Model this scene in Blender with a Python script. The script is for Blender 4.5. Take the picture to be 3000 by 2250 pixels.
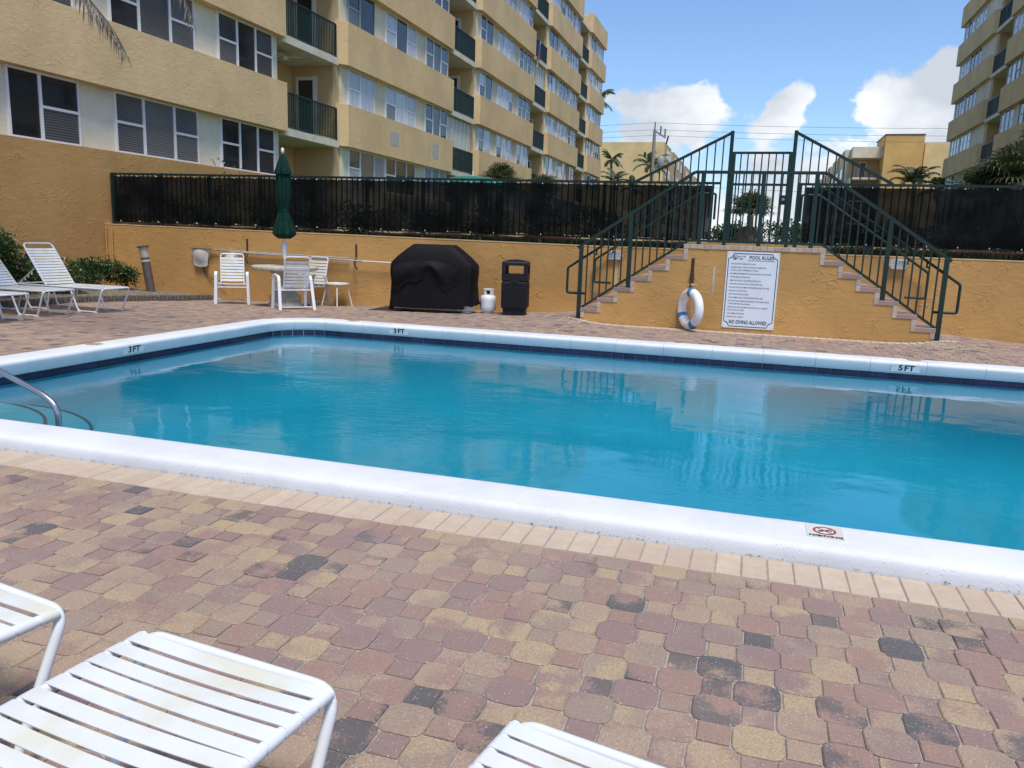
import bpy, bmesh, math, random
from mathutils import Vector, Matrix
R = math.radians
random.seed(7)
SC = bpy.context.scene
for o in list(bpy.data.objects): bpy.data.objects.remove(o)

# ------------------------------------------------------------------ camera
H = 1.33
def cam_axes(yaw, pitch, roll):
    f = Vector((math.sin(yaw)*math.cos(pitch), math.cos(yaw)*math.cos(pitch), -math.sin(pitch)))
    r = Vector((math.cos(yaw), -math.sin(yaw), 0)); u = r.cross(f)
    return r*math.cos(roll)+u*math.sin(roll), -r*math.sin(roll)+u*math.cos(roll), f
CR, CU, CF = cam_axes(R(-16.907), R(10.513), R(1.974))
FPX = 2277.66
cd = bpy.data.cameras.new('camera'); cam = bpy.data.objects.new('camera', cd); SC.collection.objects.link(cam)
M = Matrix((CR, CU, -CF)).transposed().to_4x4(); M.translation = (0, 0, H); cam.matrix_world = M
cd.sensor_fit = 'HORIZONTAL'; cd.sensor_width = 36; cd.lens = 36*FPX/3000; cd.clip_start = .05; cd.clip_end = 4000
SC.camera = cam
def project(p):
    v = Vector(p)-Vector((0, 0, H)); d = v.dot(CF)
    if d <= .05: return None
    return 1500+FPX*v.dot(CR)/d, 1125-FPX*v.dot(CU)/d, d

# ------------------------------------------------------------------ world, sun, exposure
SUN_EL, SUN_AZ = R(67), R(146)          # azimuth measured clockwise from +Y: the sun stands behind the camera, to the right
W = bpy.data.worlds.new('World'); SC.world = W; W.use_nodes = True
nt = W.node_tree; N = nt.nodes; L = nt.links; N.clear()
def wn(t, **k):
    n = N.new(t)
    for a, b in k.items(): setattr(n, a, b)
    return n
def wmath(op, a, b=None, c=None, clamp=False):
    n = wn('ShaderNodeMath', operation=op, use_clamp=clamp)
    for i, v in enumerate((a, b, c)):
        if v is None: continue
        if isinstance(v, (int, float)): n.inputs[i].default_value = v
        else: L.new(v, n.inputs[i])
    return n.outputs[0]
out = wn('ShaderNodeOutputWorld'); bg = wn('ShaderNodeBackground')
sky = wn('ShaderNodeTexSky'); sky.sky_type = 'NISHITA'; sky.sun_disc = False
sky.sun_elevation = SUN_EL; sky.sun_rotation = SUN_AZ; sky.air_density = 1.0; sky.dust_density = .6; sky.ozone_density = 2.0
tc = wn('ShaderNodeTexCoord'); sep = wn('ShaderNodeSeparateXYZ'); L.new(tc.outputs['Generated'], sep.inputs[0])
el = sep.outputs[2]
mp = wn('ShaderNodeMapping'); mp.inputs['Scale'].default_value = (1, 1, 1.5); mp.inputs['Location'].default_value = (.37, .12, .05)
L.new(tc.outputs['Generated'], mp.inputs[0])
n1 = wn('ShaderNodeTexNoise'); n1.inputs['Scale'].default_value = 11.0; n1.inputs['Detail'].default_value = 9; n1.inputs['Roughness'].default_value = .60; n1.inputs['Distortion'].default_value = .25
L.new(mp.outputs[0], n1.inputs['Vector'])
thr = wn('ShaderNodeMapRange'); thr.inputs[1].default_value = .0; thr.inputs[2].default_value = .155; thr.inputs[3].default_value = .02; thr.inputs[4].default_value = .79
L.new(el, thr.inputs[0])
th = thr.outputs[0]
def dirpx(px, py):
    return (CF+CR*((px-1500)/FPX)-CU*((py-1125)/FPX)).normalized()
# heaps of cumulus over the far roofs
for px, py, rad, amt in ((1813, 345, 2.0, .15), (1905, 325, 1.9, .17), (2007, 300, 1.9, .22), (2050, 345, 1.9, .18), (1956, 395, 2.6, .14), (2150, 420, 2.0, .10), (2232, 360, 1.25, .20), (2300, 330, 1.15, .24), (2350, 268, .85, .30), (2275, 405, 1.7, .15),
                         (2520, 300, 1.5, .18), (2582, 280, 1.5, .20), (2652, 310, 2.0, .22), (2765, 238, 1.6, .26), (2805, 205, 1.4, .24), (2625, 380, 2.4, .16), (2735, 340, 2.1, .22), (2450, 440, 1.6, .06)):
    d = dirpx(px, py)
    vd = wn('ShaderNodeVectorMath', operation='DOT_PRODUCT'); L.new(tc.outputs['Generated'], vd.inputs[0]); vd.inputs[1].default_value = d
    mr = wn('ShaderNodeMapRange', interpolation_type='SMOOTHSTEP'); mr.inputs[1].default_value = math.cos(R(rad*1.5)); mr.inputs[2].default_value = 1; mr.inputs[3].default_value = 0; mr.inputs[4].default_value = amt*1.5
    L.new(vd.outputs['Value'], mr.inputs[0]); th = wmath('SUBTRACT', th, mr.outputs[0])
up = wn('ShaderNodeMapRange', interpolation_type='SMOOTHSTEP'); up.inputs[1].default_value = .42; up.inputs[2].default_value = .80; up.inputs[3].default_value = 0; up.inputs[4].default_value = .20
L.new(el, up.inputs[0]); th = wmath('SUBTRACT', th, up.outputs[0])          # broken cloud overhead softens the light
diff = wmath('SUBTRACT', wmath('ADD', wmath('MULTIPLY', wmath('SUBTRACT', n1.outputs['Fac'], .5), 2.1), .5), th)
mk = wn('ShaderNodeMapRange', interpolation_type='SMOOTHSTEP'); mk.inputs[1].default_value = -.01; mk.inputs[2].default_value = .22
L.new(diff, mk.inputs[0])
n2 = wn('ShaderNodeTexNoise'); n2.inputs['Scale'].default_value = 9; n2.inputs['Detail'].default_value = 6
mp2 = wn('ShaderNodeMapping'); mp2.inputs['Scale'].default_value = (1, 1, 1.6); mp2.inputs['Location'].default_value = (.1, .7, -.03); L.new(tc.outputs['Generated'], mp2.inputs[0]); L.new(mp2.outputs[0], n2.inputs['Vector'])
cs = wn('ShaderNodeMapRange'); cs.inputs[1].default_value = .38; cs.inputs[2].default_value = .62; L.new(n2.outputs['Fac'], cs.inputs[0])
ccol = wn('ShaderNodeMix', data_type='RGBA'); ccol.inputs[6].default_value = (2.5, 2.75, 3.1, 1); ccol.inputs[7].default_value = (4.1, 4.25, 4.4, 1); L.new(cs.outputs[0], ccol.inputs[0])
mixc = wn('ShaderNodeMix', data_type='RGBA'); L.new(mk.outputs[0], mixc.inputs[0])
skm = wn('ShaderNodeMix', data_type='RGBA', blend_type='MULTIPLY'); skm.inputs[0].default_value = 1; skm.inputs[7].default_value = (.56, .64, .74, 1)
L.new(sky.outputs[0], skm.inputs[6]); L.new(skm.outputs[2], mixc.inputs[6]); L.new(ccol.outputs[2], mixc.inputs[7])
L.new(mixc.outputs[2], bg.inputs[0]); bg.inputs[1].default_value = .15; L.new(bg.outputs[0], out.inputs[0])
sd = bpy.data.lights.new('sun', 'SUN'); sd.energy = 2.3; sd.angle = R(17); sd.color = (1, .955, .89)
sun = bpy.data.objects.new('sun', sd); SC.collection.objects.link(sun)
sv = Vector((math.sin(SUN_AZ)*math.cos(SUN_EL), math.cos(SUN_AZ)*math.cos(SUN_EL), math.sin(SUN_EL)))
sun.rotation_euler = sv.to_track_quat('Z', 'Y').to_euler(); sun.location = (0, -10, 40)
vs = SC.view_settings; vs.view_transform = 'Standard'; vs.look = 'None'; vs.gamma = 1; vs.use_curve_mapping = False; vs.exposure = 0.74

# ------------------------------------------------------------------ helpers
COL = SC.collection
class MB:
    def __init__(s): s.v = []; s.f = []; s.r = []
    def add(s, vs, fs, r=None):
        o = len(s.v); s.v += [tuple(p) for p in vs]; s.f += [tuple(i+o for i in f) for f in fs]
        s.r += [r if r is not None else 0.]*len(fs); return s
    def box(s, x0, x1, y0, y1, z0, z1, m=None):
        vs = [(x, y, z) for z in (z0, z1) for y in (y0, y1) for x in (x0, x1)]
        if m is not None: vs = [tuple(m @ Vector(p)) for p in vs]
        return s.add(vs, [(0, 2, 3, 1), (4, 5, 7, 6), (0, 1, 5, 4), (2, 6, 7, 3), (0, 4, 6, 2), (1, 3, 7, 5)])
    def bbox(s, x0, x1, y0, y1, z0, z1, b=.005, m=None):       # bevelled top and upright edges
        def ring(i, z): return [(x0+i+c, y0+i, z) for c in (0,)]+[(x1-i, y0+i, z), (x1-i, y1-i, z), (x0+i, y1-i, z)]
        def oct_(i, z): return [(x0+i+b, y0+i, z), (x1-i-b, y0+i, z), (x1-i, y0+i+b, z), (x1-i, y1-i-b, z), (x1-i-b, y1-i, z), (x0+i+b, y1-i, z), (x0+i, y1-i-b, z), (x0+i, y0+i+b, z)]
        vs = oct_(0, z0)+oct_(0, z1-b)+oct_(b, z1)
        fs = [tuple(range(16, 24)), tuple(reversed(range(8)))]
        for k in range(2):
            for i in range(8): fs.append((k*8+i, k*8+(i+1) % 8, k*8+8+(i+1) % 8, k*8+8+i))
        if m is not None: vs = [tuple(m @ Vector(p)) for p in vs]
        return s.add(vs, fs)
    def prism(s, poly, z0, z1, m=None, axis='z'):
        n = len(poly)
        if axis == 'z': vs = [(a, b, z0) for a, b in poly]+[(a, b, z1) for a, b in poly]
        elif axis == 'y': vs = [(a, z0, b) for a, b in poly]+[(a, z1, b) for a, b in poly]
        else: vs = [(z0, a, b) for a, b in poly]+[(z1, a, b) for a, b in poly]
        if m is not None: vs = [tuple(m @ Vector(p)) for p in vs]
        return s.add(vs, [tuple(reversed(range(n))), tuple(range(n, 2*n))]+[(i, (i+1) % n, n+(i+1) % n, n+i) for i in range(n)])
    def tube(s, pts, r, seg=8, closed=False, sx=1., caps=True):
        pts = [Vector(p) for p in pts]; n = len(pts); vs = []; up = None
        rs = r if isinstance(r, (list, tuple)) else [r]*n
        for i, p in enumerate(pts):
            if closed: t = pts[(i+1) % n]-pts[i-1]
            else: t = pts[min(i+1, n-1)]-pts[max(i-1, 0)]
            t.normalize()
            if up is None:
                up = Vector((0, 0, 1)) if abs(t.z) < .9 else Vector((1, 0, 0))
            a = t.cross(up)
            if a.length < 1e-5: a = t.orthogonal()
            a.normalize(); b = a.cross(t).normalized(); up = b
            vs += [p+(a*math.cos(2*math.pi*k/seg)*sx+b*math.sin(2*math.pi*k/seg))*rs[i] for k in range(seg)]
        fs = []
        for i in range(n if closed else n-1):
            j = (i+1) % n
            for k in range(seg): fs.append((i*seg+k, i*seg+(k+1) % seg, j*seg+(k+1) % seg, j*seg+k))
        if not closed and caps: fs += [tuple(range(seg)), tuple(range((n-1)*seg, n*seg))]
        return s.add(vs, fs)
    def lathe(s, prof, seg=24, c=(0, 0, 0), m=None, sx=1, sy=1, wob=None):
        vs = []
        for r, z in prof:
            for k in range(seg):
                a = 2*math.pi*k/seg; q = r*(wob(a, z) if wob else 1)
                vs.append((c[0]+q*math.cos(a)*sx, c[1]+q*math.sin(a)*sy, c[2]+z))
        n = len(prof); fs = [(i*seg+k, i*seg+(k+1) % seg, (i+1)*seg+(k+1) % seg, (i+1)*seg+k) for i in range(n-1) for k in range(seg)]
        fs += [tuple(reversed(range(seg))), tuple(range((n-1)*seg, n*seg))]
        if m is not None: vs = [tuple(m @ Vector(p)) for p in vs]
        return s.add(vs, fs)
    def mesh(s, name, mat=None, smooth=False, attr=False, fix=True):
        me = bpy.data.meshes.new(name); me.from_pydata(s.v, [], s.f)
        if fix:
            b = bmesh.new(); b.from_mesh(me); bmesh.ops.recalc_face_normals(b, faces=b.faces); b.to_mesh(me); b.free()
        if mat: me.materials.append(mat)
        if smooth:
            for p in me.polygons: p.use_smooth = True
            me.set_sharp_from_angle(angle=R(42))
        if attr:
            a = me.attributes.new('rnd', 'FLOAT', 'FACE'); a.data.foreach_set('value', s.r)
        me.update(); return me
    def build(s, name, mat=None, parent=None, smooth=False, attr=False, fix=True, angle=None):
        return put(name, s.mesh(name, mat, smooth, attr, fix), parent)
def put(name, me, parent=None, loc=None, rz=None, mw=None):
    o = bpy.data.objects.new(name, me); COL.objects.link(o)
    if parent is not None: o.parent = parent
    if loc is not None: o.location = loc
    if rz is not None: o.rotation_euler = (0, 0, rz)
    if mw is not None: o.matrix_local = mw
    return o
def tag(o, label=None, cat=None, group=None, kind=None):
    if label: o['label'] = label
    if cat: o['category'] = cat
    if group: o['group'] = group
    if kind: o['kind'] = kind
    return o
def thing(name, label, cat, loc=(0, 0, 0), rz=0, group=None):
    o = bpy.data.objects.new(name, None); COL.objects.link(o); o.location = loc; o.rotation_euler = (0, 0, rz); o.empty_display_size = .1
    return tag(o, label, cat, group)
def copy_tree(o, parent=None):
    c = o.copy(); COL.objects.link(c); c.parent = parent
    for ch in o.children: copy_tree(ch, c)
    return c
def fillet(pts, r, n=5, closed=False):
    pts = [Vector(p) for p in pts]; o = []; m = len(pts)
    for i, p in enumerate(pts):
        if not closed and i in (0, m-1): o.append(p); continue
        a = pts[i-1]-p; b = pts[(i+1) % m]-p; rr = min(r, a.length*.49, b.length*.49)
        a.normalize(); b.normalize(); p0 = p+a*rr; p1 = p+b*rr
        for k in range(n+1):
            t = k/n; o.append(p0*(1-t)**2+p*2*t*(1-t)+p1*t*t)
    return o
def Rz(a): return Matrix.Rotation(a, 4, 'Z')
def T(x, y, z): return Matrix.Translation((x, y, z))

# ------------------------------------------------------------------ materials
def newmat(name):
    m = bpy.data.materials.new(name); m.use_nodes = True; t = m.node_tree; t.nodes.clear()
    o = t.nodes.new('ShaderNodeOutputMaterial'); b = t.nodes.new('ShaderNodeBsdfPrincipled'); t.links.new(b.outputs[0], o.inputs[0])
    return m, t, b, o
class NT:
    def __init__(s, t): s.t = t
    def n(s, ty, ins=None, **k):
        n = s.t.nodes.new(ty)
        for a, b in k.items(): setattr(n, a, b)
        for a, b in (ins or {}).items():
            if hasattr(b, 'is_output') or isinstance(b, bpy.types.NodeSocket): s.t.links.new(b, n.inputs[a])
            else: n.inputs[a].default_value = b
        return n
    def math(s, op, a, b=0., clamp=False): return s.n('ShaderNodeMath', {0: a, 1: b}, operation=op, use_clamp=clamp).outputs[0]
    def mix(s, f, a, b): return s.n('ShaderNodeMix', {0: f, 6: a, 7: b}, data_type='RGBA').outputs[2]
    def noise(s, v, sc, det=4, ro=.5, dist=0.): return s.n('ShaderNodeTexNoise', {'Vector': v, 'Scale': sc, 'Detail': det, 'Roughness': ro, 'Distortion': dist}).outputs['Fac']
    def ramp(s, f, a, b, c=0., d=1.): return s.n('ShaderNodeMapRange', {0: f, 1: a, 2: b, 3: c, 4: d}, interpolation_type='SMOOTHSTEP').outputs[0]
def c4(c, k=1.): return (c[0]*k, c[1]*k, c[2]*k, 1)
def pm(name, col, rough=.5, metal=0., var=.12, sc=6., bump=0., bsc=60., col2=None, spec=.5, obj=False, coat=0.):
    m, t, b, o = newmat(name); q = NT(t)
    if obj: pos = q.n('ShaderNodeTexCoord').outputs['Object']
    else: pos = q.n('ShaderNodeNewGeometry').outputs['Position']
    f = q.noise(pos, sc, 5, .6)
    f2 = q.ramp(f, .3, .7)
    q.t.links.new(q.mix(f2, c4(col, 1-var), c4(col2) if col2 else c4(col, 1+var)), b.inputs['Base Color'])
    b.inputs['Roughness'].default_value = rough; b.inputs['Metallic'].default_value = metal; b.inputs['Specular IOR Level'].default_value = spec
    b.inputs['Coat Weight'].default_value = coat
    if bump:
        bn = q.n('ShaderNodeBump', {'Strength': bump, 'Distance': .01, 'Height': q.noise(pos, bsc, 4, .6)}); t.links.new(bn.outputs[0], b.inputs['Normal'])
    return m
def stucco(name, col, ridge=.5, rsc=5., stain=.12, streak=(.30, .28, .25)):
    m, t, b, o = newmat(name); q = NT(t)
    pos = q.n('ShaderNodeNewGeometry').outputs['Position']
    big = q.noise(pos, .6, 4, .6); mid = q.noise(pos, 3.5, 5, .6); fine = q.noise(pos, 45, 4, .65)
    base = q.mix(q.ramp(big, .3, .7), c4(col, 1-stain), c4(col, 1+stain*.7))
    base = q.mix(q.ramp(mid, .35, .75, 0, .35), base, c4(col, .86))
    # rain streaks: long thin vertical smears
    mp = q.n('ShaderNodeMapping', {0: pos, 'Scale': (2.2, 2.2, .12)}).outputs[0]
    st = q.ramp(q.noise(mp, 1.6, 5, .6), .60, .80, 0, .22)
    base = q.mix(st, base, c4([a*.75 for a in col]))
    # skip-trowel ridges
    wv = q.n('ShaderNodeVectorMath', {0: pos, 1: (1, 1, 1.7)}, operation='MULTIPLY').outputs[0]
    rn = q.noise(wv, rsc, 3, .55, .7)
    rid = q.ramp(q.math('ABSOLUTE', q.math('SUBTRACT', rn, .52)), 0., .030, 1., 0.)
    msk = q.ramp(q.noise(pos, rsc*.75, 2, .5), .53, .64)
    rid = q.math('MULTIPLY', rid, msk)
    pl = q.ramp(q.noise(wv, rsc*1.6, 2, .5, .5), .45, .55)
    h = q.math('ADD', q.math('MULTIPLY', rid, 1.0), q.math('ADD', q.math('MULTIPLY', pl, .16), q.math('MULTIPLY', fine, .30)))
    bn = q.n('ShaderNodeBump', {'Strength': ridge, 'Distance': .017, 'Height': h}); t.links.new(bn.outputs[0], b.inputs['Normal'])
    t.links.new(base, b.inputs['Base Color']); b.inputs['Roughness'].default_value = .85; b.inputs['Specular IOR Level'].default_value = .25
    return m
def paver_mat(name):
    m, t, b, o = newmat(name); q = NT(t)
    pos = q.n('ShaderNodeNewGeometry').outputs['Position']
    rn = q.math('FRACT', q.math('ADD', q.n('ShaderNodeAttribute', attribute_name='rnd').outputs['Fac'], q.n('ShaderNodeObjectInfo').outputs['Random']))
    def ramp_cols(f, cols):
        n = q.n('ShaderNodeValToRGB', {0: f}); e = n.color_ramp; e.interpolation = 'CONSTANT'
        e.elements[0].position = 0; e.elements[0].color = c4(cols[0][1]); e.elements[1].position = cols[1][0]; e.elements[1].color = c4(cols[1][1])
        for p, c in cols[2:]: k = e.elements.new(p); k.color = c4(c)
        return n.outputs[0]
    red, tan, ochre, mauve, grey, brown = (.312, .192, .150), (.375, .265, .182), (.425, .312, .182), (.262, .172, .152), (.085, .084, .088), (.305, .225, .170)
    A = ramp_cols(rn, [(0, red), (.20, tan), (.38, brown), (.52, mauve), (.72, red), (.80, ochre), (.87, grey), (.925, tan)])
    r2 = q.math('FRACT', q.math('MULTIPLY', rn, 7.31))
    B = ramp_cols(r2, [(0, brown), (.22, tan), (.44, red), (.62, grey), (.70, ochre), (.82, mauve)])
    mp = q.n('ShaderNodeVectorMath', {0: pos, 1: q.n('ShaderNodeCombineXYZ', {0: q.math('MULTIPLY', rn, 31.), 1: q.math('MULTIPLY', rn, 17.), 2: 0.}).outputs[0]}, operation='ADD').outputs[0]
    bl = q.math('ADD', q.noise(mp, 5.5, 2, .5), q.math('MULTIPLY', q.math('SUBTRACT', q.noise(pos, 75, 4, .75), .5), .42))
    f = q.ramp(bl, .46, .60, 0, .85)
    col = q.mix(f, A, B)
    # mottle and pale aggregate specks
    col = q.mix(q.ramp(q.noise(pos, 130, 4, .8), .40, .64, 0, .55), col, c4((.16, .125, .11)))
    vo = q.n('ShaderNodeTexVoronoi', {'Vector': pos, 'Scale': 90.}); 
    sp = q.math('MULTIPLY', q.ramp(vo.outputs['Distance'], .0, .30, 1, 0), q.ramp(q.n('ShaderNodeSeparateColor', {0: vo.outputs['Color']}).outputs[0], .70, .72))
    col = q.mix(q.math('MULTIPLY', sp, .75), col, c4((.62, .58, .53)))
    col = q.mix(q.ramp(q.noise(pos, 38, 4, .75), .54, .74, 0, .28), col, c4((.42, .34, .28)))
    # worn pale dust on the deck
    col = q.mix(q.ramp(q.noise(pos, .9, 4, .6), .4, .75, .02, .14), col, c4((.42, .34, .28)))
    t.links.new(col, b.inputs['Base Color']); b.inputs['Roughness'].default_value = .8; b.inputs['Specular IOR Level'].default_value = .3
    bn = q.n('ShaderNodeBump', {'Strength': .55, 'Distance': .004, 'Height': q.noise(pos, 120, 4, .7)}); t.links.new(bn.outputs[0], b.inputs['Normal'])
    return m
def brick_mat(name, cols):
    m, t, b, o = newmat(name); q = NT(t)
    pos = q.n('ShaderNodeNewGeometry').outputs['Position']
    rn = q.math('FRACT', q.math('ADD', q.n('ShaderNodeAttribute', attribute_name='rnd').outputs['Fac'], q.n('ShaderNodeObjectInfo').outputs['Random']))
    n = q.n('ShaderNodeValToRGB', {0: rn}); e = n.color_ramp; e.elements[0].color = c4(cols[0]); e.elements[1].color = c4(cols[-1])
    for i, c in enumerate(cols[1:-1]): k = e.elements.new((i+1)/(len(cols)-1)); k.color = c4(c)
    col = q.mix(q.ramp(q.noise(pos, 14, 5, .7), .35, .7, 0, .4), n.outputs[0], c4([a*.72 for a in cols[0]]))
    col = q.mix(q.ramp(q.noise(pos, 130, 3, .7), .45, .75, 0, .35), col, c4([a*1.25 for a in cols[0]]))
    t.links.new(col, b.inputs['Base Color']); b.inputs['Roughness'].default_value = .85; b.inputs['Specular IOR Level'].default_value = .25
    bn = q.n('ShaderNodeBump', {'Strength': .4, 'Distance': .004, 'Height': q.noise(pos, 110, 4, .7)}); t.links.new(bn.outputs[0], b.inputs['Normal'])
    return m
def leaf_mat(name, col, col2, rough=.45, dry=None):
    m, t, b, o = newmat(name); q = NT(t)
    pos = q.n('ShaderNodeNewGeometry').outputs['Position']
    rn = q.n('ShaderNodeAttribute', attribute_name='rnd').outputs['Fac']
    c = q.mix(rn, c4(col), c4(col2))
    if dry: c = q.mix(q.math('MULTIPLY', q.ramp(rn, .86, .9), .85), c, c4(dry))
    t.links.new(c, b.inputs['Base Color']); b.inputs['Roughness'].default_value = rough; b.inputs['Specular IOR Level'].default_value = .4
    tr = q.n('ShaderNodeBsdfTranslucent', {0: c}); mx = q.n('ShaderNodeMixShader', {0: .22, 1: b.outputs[0], 2: tr.outputs[0]}); t.links.new(mx.outputs[0], o.inputs[0])
    return m
def pane_mat(name, col, col2, blind=False, rough=.04):
    m, t, b, o = newmat(name); q = NT(t)
    pos = q.n('ShaderNodeNewGeometry').outputs['Position']; rn = q.n('ShaderNodeObjectInfo').outputs['Random']
    c = q.mix(rn, c4(col), c4(col2))
    z = q.n('ShaderNodeSeparateXYZ', {0: pos})
    if blind:
        s = q.ramp(q.math('FRACT', q.math('MULTIPLY', z.outputs[2], 19.)), .55, .8)
        c = q.mix(q.math('MULTIPLY', s, .8), c, c4([a*.3 for a in col]))
    else:
        f = q.noise(q.n('ShaderNodeVectorMath', {0: pos, 1: (3, 3, .25)}, operation='MULTIPLY').outputs[0], 3., 3, .6)
        c = q.mix(q.ramp(f, .4, .65, 0, .5), c, c4([a*.45 for a in col2]))
    t.links.new(c, b.inputs['Base Color']); b.inputs['Roughness'].default_value = rough; b.inputs['IOR'].default_value = 1.52; b.inputs['Specular IOR Level'].default_value = .62
    bn = q.n('ShaderNodeBump', {'Strength': .06, 'Distance': .02, 'Height': q.noise(pos, 1.3, 2, .5)}); t.links.new(bn.outputs[0], b.inputs['Normal'])
    return m
MT = {}
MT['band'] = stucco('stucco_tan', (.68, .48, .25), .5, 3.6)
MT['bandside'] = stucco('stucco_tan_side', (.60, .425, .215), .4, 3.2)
MT['cream'] = stucco('stucco_cream', (.70, .645, .50), .4, 3.5)
MT['orange'] = stucco('stucco_orange', (.50, .280, .096), .5, 3.6, .16)
MT['orangeb'] = stucco('stucco_orange_shaded', (.46, .262, .098), .5, 3.2, .14)  # same orange paint as the walls, this facade's shade put into the colour
MT['slab'] = pm('painted_concrete', (.62, .57, .45), .8, var=.12, sc=2.5, bump=.2, bsc=30)
MT['green'] = pm('green_railing_paint', (.010, .030, .025), .42, var=.15, sc=8, spec=.3)
MT['greend'] = pm('dark_green_fence_paint', (.008, .022, .019), .5, var=.2, sc=5, spec=.3)
MT['wframe'] = pm('white_window_frame', (.72, .73, .73), .45, var=.05)
MT['gframe'] = pm('grey_window_frame', (.30, .30, .30), .45, var=.08)
MT['pane_d'] = pane_mat('dark_glass', (.012, .013, .016), (.045, .048, .055))
MT['pane_b'] = pane_mat('glass_over_blinds', (.075, .078, .082), (.19, .195, .195), True)
MT['pane_w'] = pane_mat('glass_over_white_curtain', (.42, .44, .46), (.60, .62, .64))
MT['paver'] = paver_mat('concrete_paver')
MT['border'] = brick_mat('cream_border_brick', [(.47, .365, .275), (.52, .41, .31), (.44, .335, .25)])
MT['stepbrick'] = brick_mat('step_brick', [(.30, .19, .155), (.36, .25, .20), (.22, .175, .165), (.33, .215, .17)])
MT['capbrick'] = brick_mat('cap_brick', [(.46, .37, .28), (.36, .285, .24), (.50, .42, .32), (.40, .30, .245)])
MT['sand'] = pm('joint_sand', (.33, .29, .25), .95, var=.25, sc=25, bump=.5, bsc=150)
MT['white'] = pm('white_powder_coat', (.68, .69, .70), .35, var=.03, sc=9)
MT['plastic'] = pm('white_plastic_foot', (.62, .60, .55), .5, var=.08)
MT['offwhite'] = pm('aged_white_paint', (.66, .64, .58), .45, var=.08)
MT['steel'] = pm('stainless_steel', (.42, .43, .45), .30, metal=1., var=.05)
MT['alu'] = pm('anodised_pole', (.52, .55, .58), .35, metal=.6, var=.08)
MT['rust'] = pm('rusty_iron', (.055, .022, .014), .85, var=.5, sc=40, bump=.4, bsc=90)
MT['black'] = pm('black_plastic', (.010, .011, .013), .5, var=.2, sc=10, spec=.25)
MT['blackcloth'] = pm('black_vinyl_cover', (.0045, .0035, .0048), .7, var=.3, sc=4, bump=.3, bsc=9, spec=.2)
MT['rubber'] = pm('black_rubber', (.02, .02, .02), .7)
MT['canvas'] = pm('green_canvas', (.003, .027, .019), .8, var=.25, sc=12, spec=.15, bump=.3, bsc=200)
MT['teal'] = pm('teal_canvas', (.006, .14, .115), .7, var=.15, sc=6)
MT['concrete'] = pm('cast_concrete', (.44, .40, .32), .85, var=.2, sc=14, bump=.4, bsc=50)
MT['soil'] = pm('sandy_mulch', (.17, .14, .10), .95, var=.5, sc=20, bump=.9, bsc=60)
MT['mulch'] = pm('red_mulch', (.14, .045, .025), .95, var=.5, sc=25, bump=.9, bsc=60)
MT['grassg'] = pm('lawn', (.05, .085, .025), .9, var=.4, sc=6, bump=.8, bsc=90)
MT['asphalt'] = pm('asphalt', (.07, .07, .07), .9, var=.2, sc=4)
MT['tankw'] = pm('white_tank_enamel', (.70, .70, .68), .35, var=.06, sc=8)
MT['blue'] = pm('blue_tape', (.06, .21, .40), .6, var=.15, sc=20)
MT['foam'] = pm('ring_foam', (.76, .76, .74), .55, var=.06, sc=10, bump=.1, bsc=40)
MT['rope'] = pm('weathered_rope', (.50, .42, .32), .9, var=.3, sc=60)
MT['signw'] = pm('sign_board', (.66, .70, .75), .4, var=.03, sc=3)
MT['ink'] = pm('sign_ink', (.012, .022, .028), .6, var=.05)
MT['tileb'] = pm('beige_tile', (.60, .57, .50), .4, var=.05)
MT['red'] = pm('red_print', (.33, .02, .03), .5, var=.05)
MT['bronze'] = pm('bronze_paint', (.10, .075, .065), .5, var=.2, sc=12)
MT['lens'] = pm('cloudy_lens', (.46, .40, .31), .4, var=.15, sc=12)
MT['lamp'] = pm('frosted_lamp_glass', (.66, .66, .64), .3, var=.05)
MT['net'] = pm('pale_net_bag', (.50, .48, .43), .85, var=.12, sc=25, bump=.3, bsc=150)
MT['trunk'] = pm('palm_trunk', (.22, .18, .14), .9, var=.35, sc=14, bump=.7, bsc=30)
MT['wood'] = pm('weathered_pole_wood', (.30, .27, .23), .9, var=.2, sc=10)
MT['grey'] = pm('grey_steel', (.32, .34, .35), .5, var=.1)
MT['patch'] = pm('bare_grey_patch', (.42, .385, .36), .9, var=.1, sc=5)
MT['door'] = pm('white_door', (.70, .70, .68), .5, var=.04)
MT['shutter'] = pm('cream_shutter', (.62, .59, .50), .5, var=.06, sc=4)
MT['farw'] = stucco('far_wall_sunlit_yellow', (.74, .53, .255), .15, 3.)  # end walls facing the sun: their sunlit tone is put into the colour
MT['faro'] = stucco('far_wall_orange', (.66, .40, .135), .15, 3.)
MT['farc'] = stucco('far_wall_cream', (.74, .63, .45), .15, 3.)
MT['fart'] = stucco('far_wall_shaded_tan', (.50, .35, .185), .15, 3.)  # darker copy for walls turned from the sun, shade put into the tan
MT['palm'] = leaf_mat('palm_leaf', (.045, .075, .028), (.115, .155, .06), .38, (.16, .11, .06))
MT['palmdry'] = leaf_mat('palm_leaf_sunburnt', (.030, .032, .016), (.13, .095, .075), .5, (.20, .15, .12))
MT['fan'] = leaf_mat('fan_palm_leaf', (.038, .060, .022), (.12, .145, .06), .34, (.18, .12, .07))
MT['leaf'] = leaf_mat('shrub_leaf', (.022, .048, .014), (.075, .125, .036), .35)
MT['skirt'] = leaf_mat('dead_fronds', (.12, .075, .045), (.22, .15, .09), .8)
MT['flagr'] = pm('flag_red', (.40, .05, .06), .7); MT['flagb'] = pm('flag_blue', (.03, .05, .22), .7)
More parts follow.
